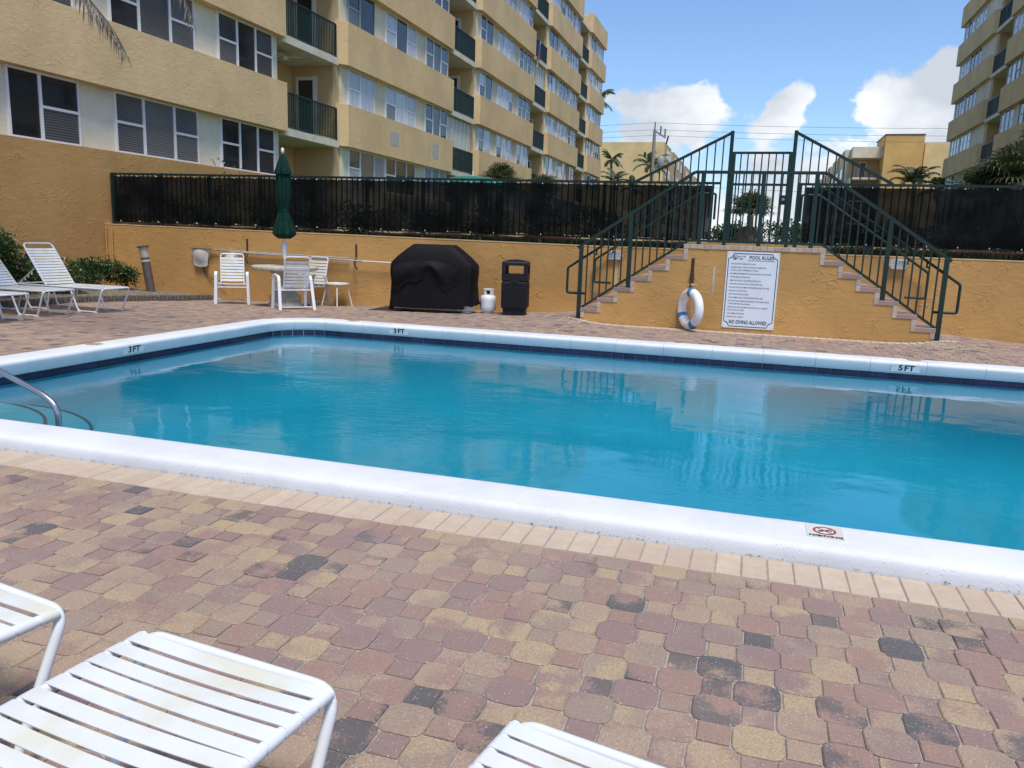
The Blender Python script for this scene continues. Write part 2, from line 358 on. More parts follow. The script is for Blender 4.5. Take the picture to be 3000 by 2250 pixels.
def plaster_mat():
    m, t, b, o = newmat('pool_plaster'); q = NT(t); pos = q.n('ShaderNodeNewGeometry').outputs['Position']
    c = q.mix(q.ramp(q.noise(pos, 1.3, 4, .6), .3, .7), c4((.060, .268, .318)), c4((.073, .292, .345)))
    t.links.new(c, b.inputs['Base Color']); b.inputs['Roughness'].default_value = .8; return m
MT['plaster'] = plaster_mat()
def coping_mat():
    m, t, b, o = newmat('white_coping_paint'); q = NT(t); pos = q.n('ShaderNodeNewGeometry').outputs['Position']
    f = q.noise(pos, 1.7, 5, .65)
    c = q.mix(q.ramp(f, .35, .75), c4((.66, .665, .675)), c4((.57, .575, .585)))
    vo = q.n('ShaderNodeTexVoronoi', {'Vector': pos, 'Scale': 55.}); pit = q.math('MULTIPLY', q.ramp(vo.outputs['Distance'], .0, .30, 1, 0), q.ramp(q.noise(pos, 12, 3, .6), .48, .60))
    c = q.mix(q.math('MULTIPLY', pit, .35), c, c4((.45, .45, .45)))
    c = q.mix(q.ramp(q.noise(pos, 4.2, 6, .75), .66, .78, 0, .35), c, c4((.50, .49, .46)))
    t.links.new(c, b.inputs['Base Color']); b.inputs['Roughness'].default_value = .6; b.inputs['Specular IOR Level'].default_value = .3
    h = q.math('SUBTRACT', q.math('MULTIPLY', q.noise(pos, 60, 4, .7), .5), pit)
    bn = q.n('ShaderNodeBump', {'Strength': .45, 'Distance': .006, 'Height': h}); t.links.new(bn.outputs[0], b.inputs['Normal']); return m
MT['coping'] = coping_mat()
def tile_mat():
    m, t, b, o = newmat('navy_glazed_tile'); q = NT(t); pos = q.n('ShaderNodeNewGeometry').outputs['Position']; rn = q.n('ShaderNodeObjectInfo').outputs['Random']
    c = q.mix(rn, c4((.010, .010, .030)), c4((.018, .016, .060))); c = q.mix(q.ramp(q.noise(pos, 30, 4, .7), .62, .75, 0, .5), c, c4((.12, .12, .16)))
    t.links.new(c, b.inputs['Base Color']); b.inputs['Roughness'].default_value = .16; return m
MT['tile'] = tile_mat()
MT['grout'] = pm('grout', (.42, .42, .42), .9)
def water_mat():
    m, t, b, o = newmat('pool_water'); q = NT(t); t.nodes.remove(b); pos = q.n('ShaderNodeNewGeometry').outputs['Position']
    sx = q.n('ShaderNodeMapping', {0: pos, 'Scale': (1., 1.35, 1), 'Rotation': (0, 0, R(12))}).outputs[0]
    a = q.noise(sx, 1.1, 2, .5, .3); c = q.noise(sx, 8.5, 3, .55, .8); d = q.noise(sx, 34, 2, .5, .5)
    calm = q.ramp(q.noise(pos, .42, 2, .5), .40, .62)           # ripples come in patches
    h = q.math('ADD', q.math('MULTIPLY', a, .9), q.math('MULTIPLY', q.math('ADD', q.math('MULTIPLY', c, .27), q.math('MULTIPLY', d, .085)), q.math('ADD', q.math('MULTIPLY', calm, .9), .16)))
    bn = q.n('ShaderNodeBump', {'Strength': .50, 'Distance': .017, 'Height': h})
    fr = q.n('ShaderNodeFresnel', {'IOR': 1.33, 'Normal': bn.outputs[0]})
    gl = q.n('ShaderNodeBsdfGlossy', {'Color': (1, 1, 1, 1), 'Roughness': .015, 'Normal': bn.outputs[0]})
    tr = q.n('ShaderNodeBsdfTransparent', {0: (.33, .88, .97, 1)})
    fac = q.math('MULTIPLY', fr.outputs[0], q.math('SUBTRACT', 1., q.n('ShaderNodeNewGeometry').outputs['Backfacing']))
    mx = q.n('ShaderNodeMixShader', {0: fac, 1: tr.outputs[0], 2: gl.outputs[0]}); t.links.new(mx.outputs[0], o.inputs[0]); return m
MT['water'] = water_mat()
def screen_mat():
    m, t, b, o = newmat('dark_mesh_screen'); q = NT(t); pos = q.n('ShaderNodeNewGeometry').outputs['Position']
    c = q.mix(q.ramp(q.noise(pos, 2.2, 5, .65), .4, .7), c4((.0018, .0028, .003)), c4((.006, .0085, .009)))
    t.links.new(c, b.inputs['Base Color']); b.inputs['Roughness'].default_value = .85; b.inputs['Specular IOR Level'].default_value = .08
    f = q.ramp(q.noise(pos, 1.1, 3, .6), .3, .7, .01, .07)
    tr = q.n('ShaderNodeBsdfTransparent', {0: (1, 1, 1, 1)}); mx = q.n('ShaderNodeMixShader', {0: f, 1: b.outputs[0], 2: tr.outputs[0]}); t.links.new(mx.outputs[0], o.inputs[0])
    bn = q.n('ShaderNodeBump', {'Strength': .6, 'Distance': .03, 'Height': q.noise(pos, 2.6, 3, .6, .6)}); t.links.new(bn.outputs[0], b.inputs['Normal'])
    return m
MT['screen'] = screen_mat()
# ------------------------------------------------------------------ pool, coping, deck
PX0, PX1, PY0, PY1, PR = -6.80, 9.60, 3.40, 10.31, .90         # outer coping outline
CW = .345; WATER = -.119; WO = .048
def rr_path(off, step=.1, arc=6):
    """points (x, y, nx, ny) round the pool outline pushed out by off; counter-clockwise from the near left"""
    P = []; r = PR+off
    cs = ((PX0+PR, PY0+PR, 180), (PX1-PR, PY0+PR, 270), (PX1-PR, PY1-PR, 0), (PX0+PR, PY1-PR, 90))
    for cx, cy, a0 in cs:
        for k in range(arc+1):
            a = R(a0+90*k/arc); P.append((cx+r*math.cos(a), cy+r*math.sin(a), math.cos(a), math.sin(a)))
    return P
def sdf(x, y):
    cx, cy = (PX0+PX1)/2, (PY0+PY1)/2; qx = abs(x-cx)-(PX1-PX0)/2+PR; qy = abs(y-cy)-(PY1-PY0)/2+PR
    return math.hypot(max(qx, 0), max(qy, 0))+min(max(qx, qy), 0)-PR
def sgrad(x, y):
    e = 1e-3; g = Vector((sdf(x+e, y)-sdf(x-e, y), sdf(x, y+e)-sdf(x, y-e))); return g.normalized() if g.length > 0 else Vector((0, 1))
def interp(x, pts):
    if x <= pts[0][0]: return pts[0][1]
    for (a, b), (c, d) in zip(pts, pts[1:]):
        if x <= c: return b+(d-b)*(x-a)/(c-a)
    return pts[-1][1]
def sst(t): t = max(0, min(1, t)); return t*t*(3-2*t)
def dz(x, y):
    t = max(0, min(1, (y-10.6)/4.0))
    z = t*interp(x, [(-12, -.18), (-8.1, -.13), (-7.2, -.10), (-4.3, -.05), (-3.2, 0), (3.1, 0), (4.3, -.07), (8, -.1)])
    return z+.055*math.exp(-((abs(x+.06)-2.8)/.4)**2)*sst((y-12.1)/.8)
def wally(x): return interp(x, [(-13.75, 14.0), (-3.0, 14.7), (12.8, 14.75)])

deck = tag(thing('pool_deck', None, None), kind='structure')
b = MB(); g = .2; x = -13.7
base = {}
def bv(i, j):
    k = (i, j)
    if k not in base:
        X, Y = -13.8+i*g, -4+j*g; base[k] = len(b.v); b.v.append((X, Y, dz(X, Y)-.0065))
    return base[k]
for i in range(int(26.6/g)):
    for j in range(int(18.8/g)):
        X, Y = -13.8+(i+.5)*g, -4+(j+.5)*g
        if sdf(X, Y) < -.17: continue
        b.f.append((bv(i, j), bv(i+1, j), bv(i+1, j+1), bv(i, j+1))); b.r.append(0)
b.build('joint_sand', MT['sand'], deck, fix=False)
# pavers: octagons with small squares between them, pitch .15
PIT, SM = .118, .094
BIGW = 2*PIT-SM
def big_poly():
    h = BIGW/2-.0022; c = PIT-SM+.006; k = c*.30
    o = []
    for sx, sy in ((1, -1), (1, 1), (-1, 1), (-1, -1)):
        a = (sx*h, sy*(h-c)); d = (sx*(h-c), sy*h); mid = (sx*(h-k), sy*(h-k))
        o += ([a, mid, d] if sx*sy > 0 else [d, mid, a])
    return o
def small_poly():
    h = SM/2-.0022
    return [(h, -h), (h, h), (-h, h), (-h, -h)]
def paver_geo(mb, poly, top, r, depth=.03, bev=.0035, inset=True):
    n = len(poly); cx = sum(p[0] for p in poly)/n; cy = sum(p[1] for p in poly)/n
    inn = []
    for px, py in poly:
        d = math.hypot(px-cx, py-cy) or 1; k = max(0, (d-bev*1.3)/d); inn.append((cx+(px-cx)*k, cy+(py-cy)*k))
    vs = [(a, c, top(a, c)) for a, c in inn]+[(a, c, top(a, c)-bev) for a, c in poly]
    fs = [tuple(range(n))]+[(i, n+i, n+(i+1) % n, (i+1) % n) for i in range(n)]
    if depth:
        vs += [(a, c, top(a, c)-depth) for a, c in poly]; fs += [(n+i, 2*n+i, 2*n+(i+1) % n, n+(i+1) % n) for i in range(n)]
    mb.add(vs, fs, r)
def clip(poly, p0, nrm, lim):
    o = []
    for i, a in enumerate(poly):
        c = poly[(i+1) % len(poly)]
        da = (a[0]-p0[0])*nrm[0]+(a[1]-p0[1])*nrm[1]-lim; dc = (c[0]-p0[0])*nrm[0]+(c[1]-p0[1])*nrm[1]-lim
        if da >= 0: o.append(a)
        if (da >= 0) != (dc >= 0):
            t = da/(da-dc); o.append((a[0]+(c[0]-a[0])*t, a[1]+(c[1]-a[1])*t))
    return o
BP, SP = big_poly(), small_poly()
BORD = .238
rp = random.Random(3)
cells = []
for i in range(-117, 108):
    for j in range(-33, 127):
        x, y = i*PIT, j*PIT+.04
        if y > wally(x)-.05 or x < -13.7: continue
        s = sdf(x, y)
        if s < BORD-.09: continue
        if y > 12.6 and abs(x+.06) < 2.75: continue
        big = (i+j) % 2 == 0
        cells.append((x, y, big, s))
near = []
for x, y, big, s in cells:
    q = project((x, y, 0))
    if q and -60 < q[0] < 3060 and q[1] < 2320 and s > BORD+.11 and y < 3.3: near.append((q[2], x, y, big))
near.sort(); near = near[:296]; nearset = {(round(a[1], 3), round(a[2], 3)) for a in near}
mbig, msml = MB(), MB(); paver_geo(mbig, BP, lambda a, c: 0, 0); paver_geo(msml, SP, lambda a, c: 0, 0)
mebig = mbig.mesh('paver_large', MT['paver'], fix=False); mesml = msml.mesh('paver_small', MT['paver'], fix=False)
for d, x, y, big in near:
    o = put('paver', mebig if big else mesml, deck, (x+rp.gauss(0, .0012), y+rp.gauss(0, .0012), dz(x, y)+rp.uniform(-.0022, .0018)))
    o.rotation_euler = (rp.gauss(0, .006), rp.gauss(0, .006), rp.gauss(0, .010)+rp.choice((0, 1, 2, 3))*math.pi/2)
rest = MB()
for x, y, big, s in cells:
    if (round(x, 3), round(y, 3)) in nearset: continue
    far = (y > 4.5 and s > .4)
    poly = [(x+a, y+c) for a, c in ((BP[0::3]+[]) if False else (BP if big else SP))]
    if s < BORD+.14:
        gq = sgrad(x, y); p0 = (x-gq[0]*s, y-gq[1]*s); poly = clip(poly, p0, gq, BORD+.003)
        if len(poly) < 3: continue
        a2 = abs(sum(poly[k][0]*poly[(k+1) % len(poly)][1]-poly[(k+1) % len(poly)][0]*poly[k][1] for k in range(len(poly))))/2
        if a2 < .0008: continue
    hz = rp.uniform(-.0025, .002)
    paver_geo(rest, poly, lambda a, c: dz(a, c)+hz, rp.random(), depth=0 if far else .02)
tag(rest.build('paver_field', MT['paver'], deck, attr=True, fix=False), kind='stuff')
# cream border bricks round the coping
def along(off, pitch):
    """yield (x, y, angle of outward normal) every pitch metres along the outline pushed out by off"""
    P = rr_path(off, arc=24); P = P+[P[0]]; acc = 0; nxt = pitch/2
    for (x0, y0, a0, b0), (x1, y1, a1, b1) in zip(P, P[1:]):
        l = math.hypot(x1-x0, y1-y0)
        while l > 0 and nxt <= acc+l:
            t = (nxt-acc)/l; n = Vector((a0+(a1-a0)*t, b0+(b1-b0)*t)).normalized(); yield x0+(x1-x0)*t, y0+(y1-y0)*t, math.atan2(n.y, n.x); nxt += pitch
        acc += l
mb = MB(); mb.bbox(.004, BORD-.004, -.0505, .0505, -.03, 0, .004); mebord = mb.mesh('border_brick', MT['border'])
stf = MB()
for x, y, a in along(0, .1052):
    q = project((x, y, 0)); mtx = T(x, y, dz(x, y)+rp.uniform(-.002, .001)) @ Rz(a+rp.gauss(0, .006))
    if q and q[1] < 2300 and -80 < q[0] < 3080 and y < 4: put('border_brick', mebord, deck, mw=mtx)
    else: stf.bbox(.004, BORD-.004, -.0505, .0505, -.02, 0, .004, mtx)
tag(stf.build('border_brick_run', MT['border'], deck), kind='stuff')

pool = tag(thing('pool', None, None), kind='structure')
def floorz(x): return -1.0-.55*sst((x+2)/7)
def inring(ins, arc=10):
    o = []; r = max(.04, PR-CW+WO-ins); q = CW-WO+ins
    for sx, sy, a0 in ((-1, -1, 180), (1, -1, 270), (1, 1, 0), (-1, 1, 90)):
        cx = (PX0+q+r) if sx < 0 else (PX1-q-r); cy = (PY0+q+r) if sy < 0 else (PY1-q-r)
        for k in range(arc+1): a = R(a0+90*k/arc); o.append((cx+r*math.cos(a), cy+r*math.sin(a)))
    return o
# straight runs get extra points so that the sloping floor is followed
def dense(P):
    o = []
    for i, p in enumerate(P):
        q = P[(i+1) % len(P)]; o.append(p)
        if i % 11 == 10:
            for k in range(1, 24): o.append((p[0]+(q[0]-p[0])*k/24, p[1]+(q[1]-p[1])*k/24))
    return o
RC = .85; rings = []
for ins, fr in [(0, None)]+[(RC*(1-math.cos(R(a))), math.sin(R(a))) for a in range(0, 91, 9)]:
    P = dense(inring(ins)); rings.append([(x, y, -.067 if fr is None else floorz(x)+RC*(1-fr)) for x, y in P])
b = MB(); n = len(rings[0])
for P in rings: b.v += P
for i in range(len(rings)-1):
    for k in range(n): b.f.append((i*n+k, i*n+(k+1) % n, (i+1)*n+(k+1) % n, (i+1)*n+k))
b.r = [0]*len(b.f); b.build('pool_shell', MT['plaster'], pool, smooth=True, fix=False)
b = MB(); ny = 4; nx = 40; q = CW-WO+RC
xs = [PX0+q-.02+(PX1-PX0-2*q+.04)*i/nx for i in range(nx+1)]; ys = [PY0+q-.02+(PY1-PY0-2*q+.04)*j/ny for j in range(ny+1)]
b.add([(x, y, floorz(x)-.001) for y in ys for x in xs], [(j*(nx+1)+i, j*(nx+1)+i+1, (j+1)*(nx+1)+i+1, (j+1)*(nx+1)+i) for j in range(ny) for i in range(nx)])
b.build('pool_floor', MT['plaster'], pool, smooth=True, fix=False)
# quarter-round corner steps with a dark nosing line
scx, scy = PX0+CW+.02, PY0+CW+.02
for rad, zt in ((1.10, -.19), (1.45, -.27), (1.78, -.36)):
    pr = [(scx, scy)]+[(scx+rad*math.cos(R(a)), scy+rad*math.sin(R(a))) for a in range(0, 91, 5)]
    st = MB().prism(pr, -1.2, zt).build('pool_step', MT['plaster'], pool)
    nose = [(scx+(rad+.002)*math.cos(R(a)), scy+(rad+.002)*math.sin(R(a))) for a in range(0, 91, 5)]+[(scx+(rad-.024)*math.cos(R(a)), scy+(rad-.024)*math.sin(R(a))) for a in range(90, -1, -5)]
    MB().prism(nose, zt-.03, zt+.004).build('step_nosing', MT['tile'], st)
# navy waterline tiles
b = MB(); P = rr_path(-CW+WO-.002, arc=10); n = len(P)
b.add([(p[0], p[1], -.066) for p in P]+[(p[0], p[1], -.150) for p in P], [(i, (i+1) % n, n+(i+1) % n, n+i) for i in range(n)]); b.build('tile_bed', MT['grout'], pool, fix=False)
b = MB(); b.bbox(-.0765, .0765, -.0375, .0375, 0, .006, .0028); metile = b.mesh('waterline_tile', MT['tile'])
for x, y, a in along(-CW+WO-.004, .1568):
    if y < 4.2 and x > -5.6: continue
    mw = T(x, y, -.1050) @ Rz(a) @ Matrix(((0, 0, -1, 0), (1, 0, 0, 0), (0, 1, 0, 0), (0, 0, 0, 1)))
    put('waterline_tile', metile, pool, mw=mw)
# coping stones
PROF = [(-.285, -.068), (-.303, -.068), (-.312, -.062), (-.324, -.035), (-.336, .005), (-.3435, .035), (-.345, .050), (-.340, .064), (-.326, .0745), (-.302, .080), (-.26, .0812), (-.15, .0815), (-.040, .0805), (-.024, .0765), (-.011, .067), (-.004, .052), (-.001, .03), (0, 0), (0, -.05)]
cop = tag(thing('pool_coping', None, None), kind='structure')
def sweep(secs, mat=MT['coping']):
    b = MB(); m = len(PROF)
    for (x, y, nx, ny) in secs: b.v += [(x+u*nx, y+u*ny, z) for u, z in PROF]
    for i in range(len(secs)-1):
        for k in range(m-1): b.f.append((i*m+k, i*m+k+1, (i+1)*m+k+1, (i+1)*m+k))
    b.f += [tuple(range(m)), tuple(range((len(secs)-1)*m, len(secs)*m))]; b.r = [0]*len(b.f); return b
STL = .61
straights = [((PX0+PR, PY0), (PX1-PR, PY0), (0, -1)), ((PX1, PY0+PR), (PX1, PY1-PR), (1, 0)), ((PX1-PR, PY1), (PX0+PR, PY1), (0, 1)), ((PX0, PY1-PR), (PX0, PY0+PR), (-1, 0))]
cache = {}
for (x0, y0), (x1, y1), (nx, ny) in straights:
    l = math.hypot(x1-x0, y1-y0); k = round(l/STL); s = l/k; dx, dy = (x1-x0)/l, (y1-y0)/l
    GAP = .0001 if ny == -1 else .0032
    key = (round(s, 4), GAP)
    if key not in cache: cache[key] = sweep([(GAP/2, 0, 0, -1), (s/2, 0, 0, -1), (s-GAP/2, 0, 0, -1)]).mesh('coping_stone', MT['coping'], smooth=True)
    for i in range(k): put('coping_stone', cache[key], cop, mw=T(x0+dx*s*i, y0+dy*s*i, rp.uniform(-.0008, .0008)) @ Rz(math.atan2(dy, dx)))
for cx, cy, a0 in ((PX0+PR, PY0+PR, 180), (PX1-PR, PY0+PR, 270), (PX1-PR, PY1-PR, 0), (PX0+PR, PY1-PR, 90)):
    for k in range(2):
        secs = []
        for i in range(7):
            a = R(a0+45*k+.1+(44.8)*i/6); secs.append((cx+PR*math.cos(a), cy+PR*math.sin(a), math.cos(a), math.sin(a)))
        sweep(secs).build('coping_stone', MT['coping'], cop, smooth=True)
P = rr_path(-.03, arc=12); Q = rr_path(-.31, arc=12); n = len(P)
MB().add([(p[0], p[1], .066) for p in P]+[(p[0], p[1], .066) for p in Q]+[(p[0], p[1], -.03) for p in Q], [(i, (i+1) % n, n+(i+1) % n, n+i) for i in range(n)]+[(n+i, n+(i+1) % n, 2*n+(i+1) % n, 2*n+i) for i in range(n)]).build('coping_mortar', MT['coping'], cop, fix=False)
wp = rr_path(-CW+WO+.012, arc=10); n = len(wp)
tag(MB().add([(p[0], p[1], WATER) for p in wp], [tuple(range(n))]).build('pool_water', MT['water'], fix=False), kind='structure')

# lettering
def text(name, body, size, mat, parent, mw, bold=0., sx=1., al='CENTER'):
    cu = bpy.data.curves.new(name, 'FONT'); cu.body = body; cu.size = size; cu.align_x = al; cu.align_y = 'CENTER'; cu.offset = bold; cu.resolution_u = 2
    to = bpy.data.objects.new(name, cu); COL.objects.link(to)
    me = bpy.data.meshes.new_from_object(to.evaluated_get(bpy.context.evaluated_depsgraph_get())); bpy.data.objects.remove(to); bpy.data.curves.remove(cu)
    me.name = name
    for v in me.vertices: v.co.x *= sx
    me.materials.clear(); me.materials.append(mat); return put(name, me, parent, mw=mw)
FACE_S = Matrix(((1, 0, 0, 0), (0, 0, -1, 0), (0, 1, 0, 0), (0, 0, 0, 1)))     # text standing up, read from -Y
def marker(mw, body, label):
    t_ = tag(thing('depth_marker', label, 'marker')); t_.matrix_world = mw
    MB().box(-.155, .155, -.043, .043, 0, .003).build('marker_tile', MT['tilem'], t_)
    for wd_, xo_ in zip(body.split(), (-.052, .040)): text('lettering', wd_, .094, MT['ink'], t_, T(xo_, 0, .0035), .0034, 1.1)
MT['tilem'] = pm('pale_marker_tile', (.60, .62, .63), .35, var=.05)
yf = PY1-CW
def lean_face(x, y, rz): return T(x, y, .004) @ Rz(rz) @ FACE_S @ Matrix.Rotation(R(9), 4, 'X')
marker(lean_face(-4.73, yf+.004, 0), '3 FT', 'small 3 FT depth marker tile on the far coping below the covered grill')
marker(lean_face(1.78, yf+.004, 0), '5 FT', 'small 5 FT depth marker tile on the far coping below the right stairs')
marker(lean_face(PX0+CW-.004, 6.88, R(90)), '3 FT', 'small 3 FT depth marker tile on the left coping below the loungers')
nd = thing('no_diving_tile', 'beige NO DIVING tile with red ring set in the near coping', 'tile', (.40, 3.60, .0822))
MB().box(-.078, .078, -.078, .078, -.004, .003).build('tile_face', MT['tileb'], nd)
rg = [(math.cos(2*math.pi*k/32), math.sin(2*math.pi*k/32)) for k in range(32)]
MB().add([(c*.050, .012+s*.050, .0042) for c, s in rg]+[(c*.040, .012+s*.040, .0042) for c, s in rg], [(i, (i+1) % 32, 32+(i+1) % 32, 32+i) for i in range(32)]).build('prohibition_ring', MT['red'], nd)
for sg in (-1, 1):
    mm = T(0, .012, 0) @ Rz(R(45*sg)); MB().box(-.042, .042, -.0020, .0020, .0036, .0046 if sg > 0 else .005, mm).build('prohibition_bar', MT['red'], nd)
mm = T(.0, .010, 0) @ Rz(R(14)); MB().box(-.030, .022, -.003, .003, .0052, .0056, mm).box(.024, .033, -.004, .005, .0052, .0056, mm).build('diver_figure', MT['ink'], nd)
for wd_, xo_ in (('NO', -.045), ('DIVING', .020)): text('lettering', wd_, .029, MT['ink'], nd, T(xo_, -.060, .0042), .0013, 1.08)

# ------------------------------------------------------------------ ground and terrace
TER = 1.22
b = MB(); yw = [(-60, 14.3), (-13.75, 14.22), (-3, 14.92), (12.8, 14.97), (60, 15.0)]
b.add([(-900, 14.3, TER)]+[(x, y, TER) for x, y in yw]+[(900, 15, TER), (900, 1800, TER), (-900, 1800, TER)], [tuple(range(8))])
tag(b.build('ground', MT['grassg'], fix=False), kind='structure')
tag(MB().add([(-900, -600, -2.2), (900, -600, -2.2), (900, 16, -2.2), (-900, 16, -2.2)], [(0, 1, 2, 3)]).build('lower_ground', MT['soil'], fix=False), kind='structure')
tag(MB().add([(-900, 78, TER+.004), (900, 78, TER+.004), (900, 92, TER+.004), (-900, 92, TER+.004)], [(0, 1, 2, 3)]).build('road', MT['asphalt'], fix=False), kind='structure')
tag(MB().add([(-1.6, 14.99, TER+.008), (1.5, 14.99, TER+.008), (1.5, 70, TER+.008), (-1.6, 70, TER+.008)], [(0, 1, 2, 3)]).build('garden_path', MT['soil'], fix=False), kind='structure')
pw = thing('low_planter_wall', 'low orange planter wall round the cabbage palm seen through the gate', 'wall', (-.3, 30.5, TER)); MB().box(-2.6, 2.6, 0, .2, -.05, .26).build('wall_body', MT['orange'], pw)

def wall_seg(name, label, pts, z0f, z1f, mat, th=.2):
    o = thing(name, label, 'wall'); b = MB(); n = len(pts)
    vs = []
    for x, y in pts: vs += [(x, y, z0f(x)), (x, y, z1f(x)), (x, y+th, z1f(x)), (x, y+th, z0f(x))]
    fs = []
    for i in range(n-1):
        for k in range(4): fs.append((i*4+k, i*4+(k+1) % 4, (i+1)*4+(k+1) % 4, (i+1)*4+k))
    fs += [(0, 1, 2, 3), tuple((n-1)*4+k for k in range(4))]
    b.add(vs, fs).build('wall_body', mat, o)
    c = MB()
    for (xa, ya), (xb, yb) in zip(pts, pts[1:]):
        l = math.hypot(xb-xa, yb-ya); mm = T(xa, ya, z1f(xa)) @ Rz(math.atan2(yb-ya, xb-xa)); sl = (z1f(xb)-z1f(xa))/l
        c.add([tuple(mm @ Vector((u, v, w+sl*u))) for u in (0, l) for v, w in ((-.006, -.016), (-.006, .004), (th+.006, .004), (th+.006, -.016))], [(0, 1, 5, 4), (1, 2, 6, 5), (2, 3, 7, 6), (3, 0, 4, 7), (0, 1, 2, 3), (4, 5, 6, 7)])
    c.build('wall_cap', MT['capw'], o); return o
MT['capw'] = pm('sunlit_wall_cap', (.56, .40, .20), .85, var=.12, sc=6)  # sun on the wall top put into this paler tone
wl = wall_seg('retaining_wall', 'rough orange stucco retaining wall left of the stairs, below the screened fence', [(-13.74, 14.0), (-3.0, 14.7), (.0, 14.72)], lambda x: -.5, lambda x: interp(x, [(-13.75, 1.375), (-8, 1.29), (-3, 1.27)]), MT['orange'])
wr = wall_seg('retaining_wall', 'rough orange stucco retaining wall right of the stairs', [(.0, 14.72), (3.0, 14.72), (12.7, 14.75)], lambda x: -.5, lambda x: 1.27, MT['orange'])
tag(MB().add([(-13.7, 14.2, TER+.012), (-3, 14.9, TER+.012), (-3, 15.35, TER+.012), (-13.7, 14.75, TER+.012)], [(0, 1, 2, 3)]).add([(-3, 14.9, TER+.012), (-1.7, 14.92, TER+.012), (-1.7, 15.35, TER+.012), (-3, 15.35, TER+.012)], [(0, 1, 2, 3)]).add([(1.6, 14.92, TER+.012), (12.6, 14.95, TER+.012), (12.6, 15.4, TER+.012), (1.6, 15.4, TER+.012)], [(0, 1, 2, 3)]).build('planting_strip', MT['mulch'], fix=False), kind='structure')

# ------------------------------------------------------------------ apartment buildings
S = 2.655; ZB = 4.30; BH = 1.38; SILL = 2.95
rb = random.Random(11)
def win_units(pattern):
    return {'A': [('h', .85), ('f', 1.10)], 'B': [('h', .88), ('f', 1.02), ('h', .86)], 'C': [('h', .82), ('f', .82), ('h', .82)], 'F': [('f', .75), ('h', .95)]}[pattern]
FR = .045
wincache = {}
def win_mesh(units, hh, fmat, sgn):
    key = (tuple(units), hh, fmat.name, sgn)
    if key in wincache: return wincache[key]
    b = MB(); y = 0; panes = []; d0, d1 = 0, .06
    tot = sum(w for _, w in units)
    def bar(y0, y1, z0, z1, dd=0): b.box(min(sgn*(d0), sgn*(d1-dd)), max(sgn*d0, sgn*(d1-dd)), y0, y1, z0, z1)
    bar(0, tot, 0, FR); bar(0, tot, hh-FR, hh)
    bar(0, FR*1.1, FR, hh-FR)
    for kind, w in units:
        bar(y+w-FR*.75, y+w+(FR*.75 if y+w < tot-.01 else 0), FR, hh-FR)
        if kind == 'h':
            bar(y+FR*.75, y+w-FR*.75, hh*.49, hh*.49+.055, .006)
            panes += [(y+FR*.7, y+w-FR*.7, FR, hh*.49), (y+FR*.7, y+w-FR*.7, hh*.49+.055, hh-FR)]
        else: panes.append((y+FR*.7, y+w-FR*.7, FR, hh-FR))
        y += w
    me = b.mesh('window', fmat); wincache[key] = (me, panes); return wincache[key]
panecache = {}
def pane_mesh(w, h, mat, sgn):
    key = (round(w, 3), round(h, 3), mat.name, sgn)
    if key not in panecache:
        b = MB(); b.box(min(0, sgn*.018), max(0, sgn*.018), 0, w, 0, h); panecache[key] = b.mesh('pane', mat)
    return panecache[key]
def add_window(bld, X, y, z, hh, pat, sgn, fmat, style, low=False):
    me, panes = win_mesh(win_units(pat), hh, fmat, sgn)
    w = put('window', me, bld, (X, y, z))
    for (a, c, e, f) in panes:
        m = {'d': MT['pane_d'], 'b': MT['pane_b'], 'w': MT['pane_w']}[style if rb.random() < .72 else rb.choice('ddb' if style == 'd' or low else 'dbw')]
        put('pane', pane_mesh(c-a, f-e, m, sgn), w, (sgn*.012, a, e))
def railing_geo(b, f, y0, y1, z0, hgt=1.07, step=.10):
    """f(u, y, z) maps to world; a straight balustrade along y"""
    def bx(u0, u1, ya, yb, za, zb):
        vs = [f(u, y, z) for z in (za, zb) for y in (ya, yb) for u in (u0, u1)]
        b.add(vs, [(0, 2, 3, 1), (4, 5, 7, 6), (0, 1, 5, 4), (2, 6, 7, 3), (0, 4, 6, 2), (1, 3, 7, 5)])
    bx(0, .05, y0, y1, z0+hgt-.04, z0+hgt); bx(.01, .04, y0, y1, z0+.06, z0+.09)
    n = max(1, round((y1-y0)/step))
    for k in range(n+1):
        y = y0+(y1-y0)*k/n; w = .022 if k in (0, n) or k == n//2 else .0135
        bx(.025-w, .025+w, y-w, y+w, z0 if w > .015 else z0+.09, z0+hgt-.04)
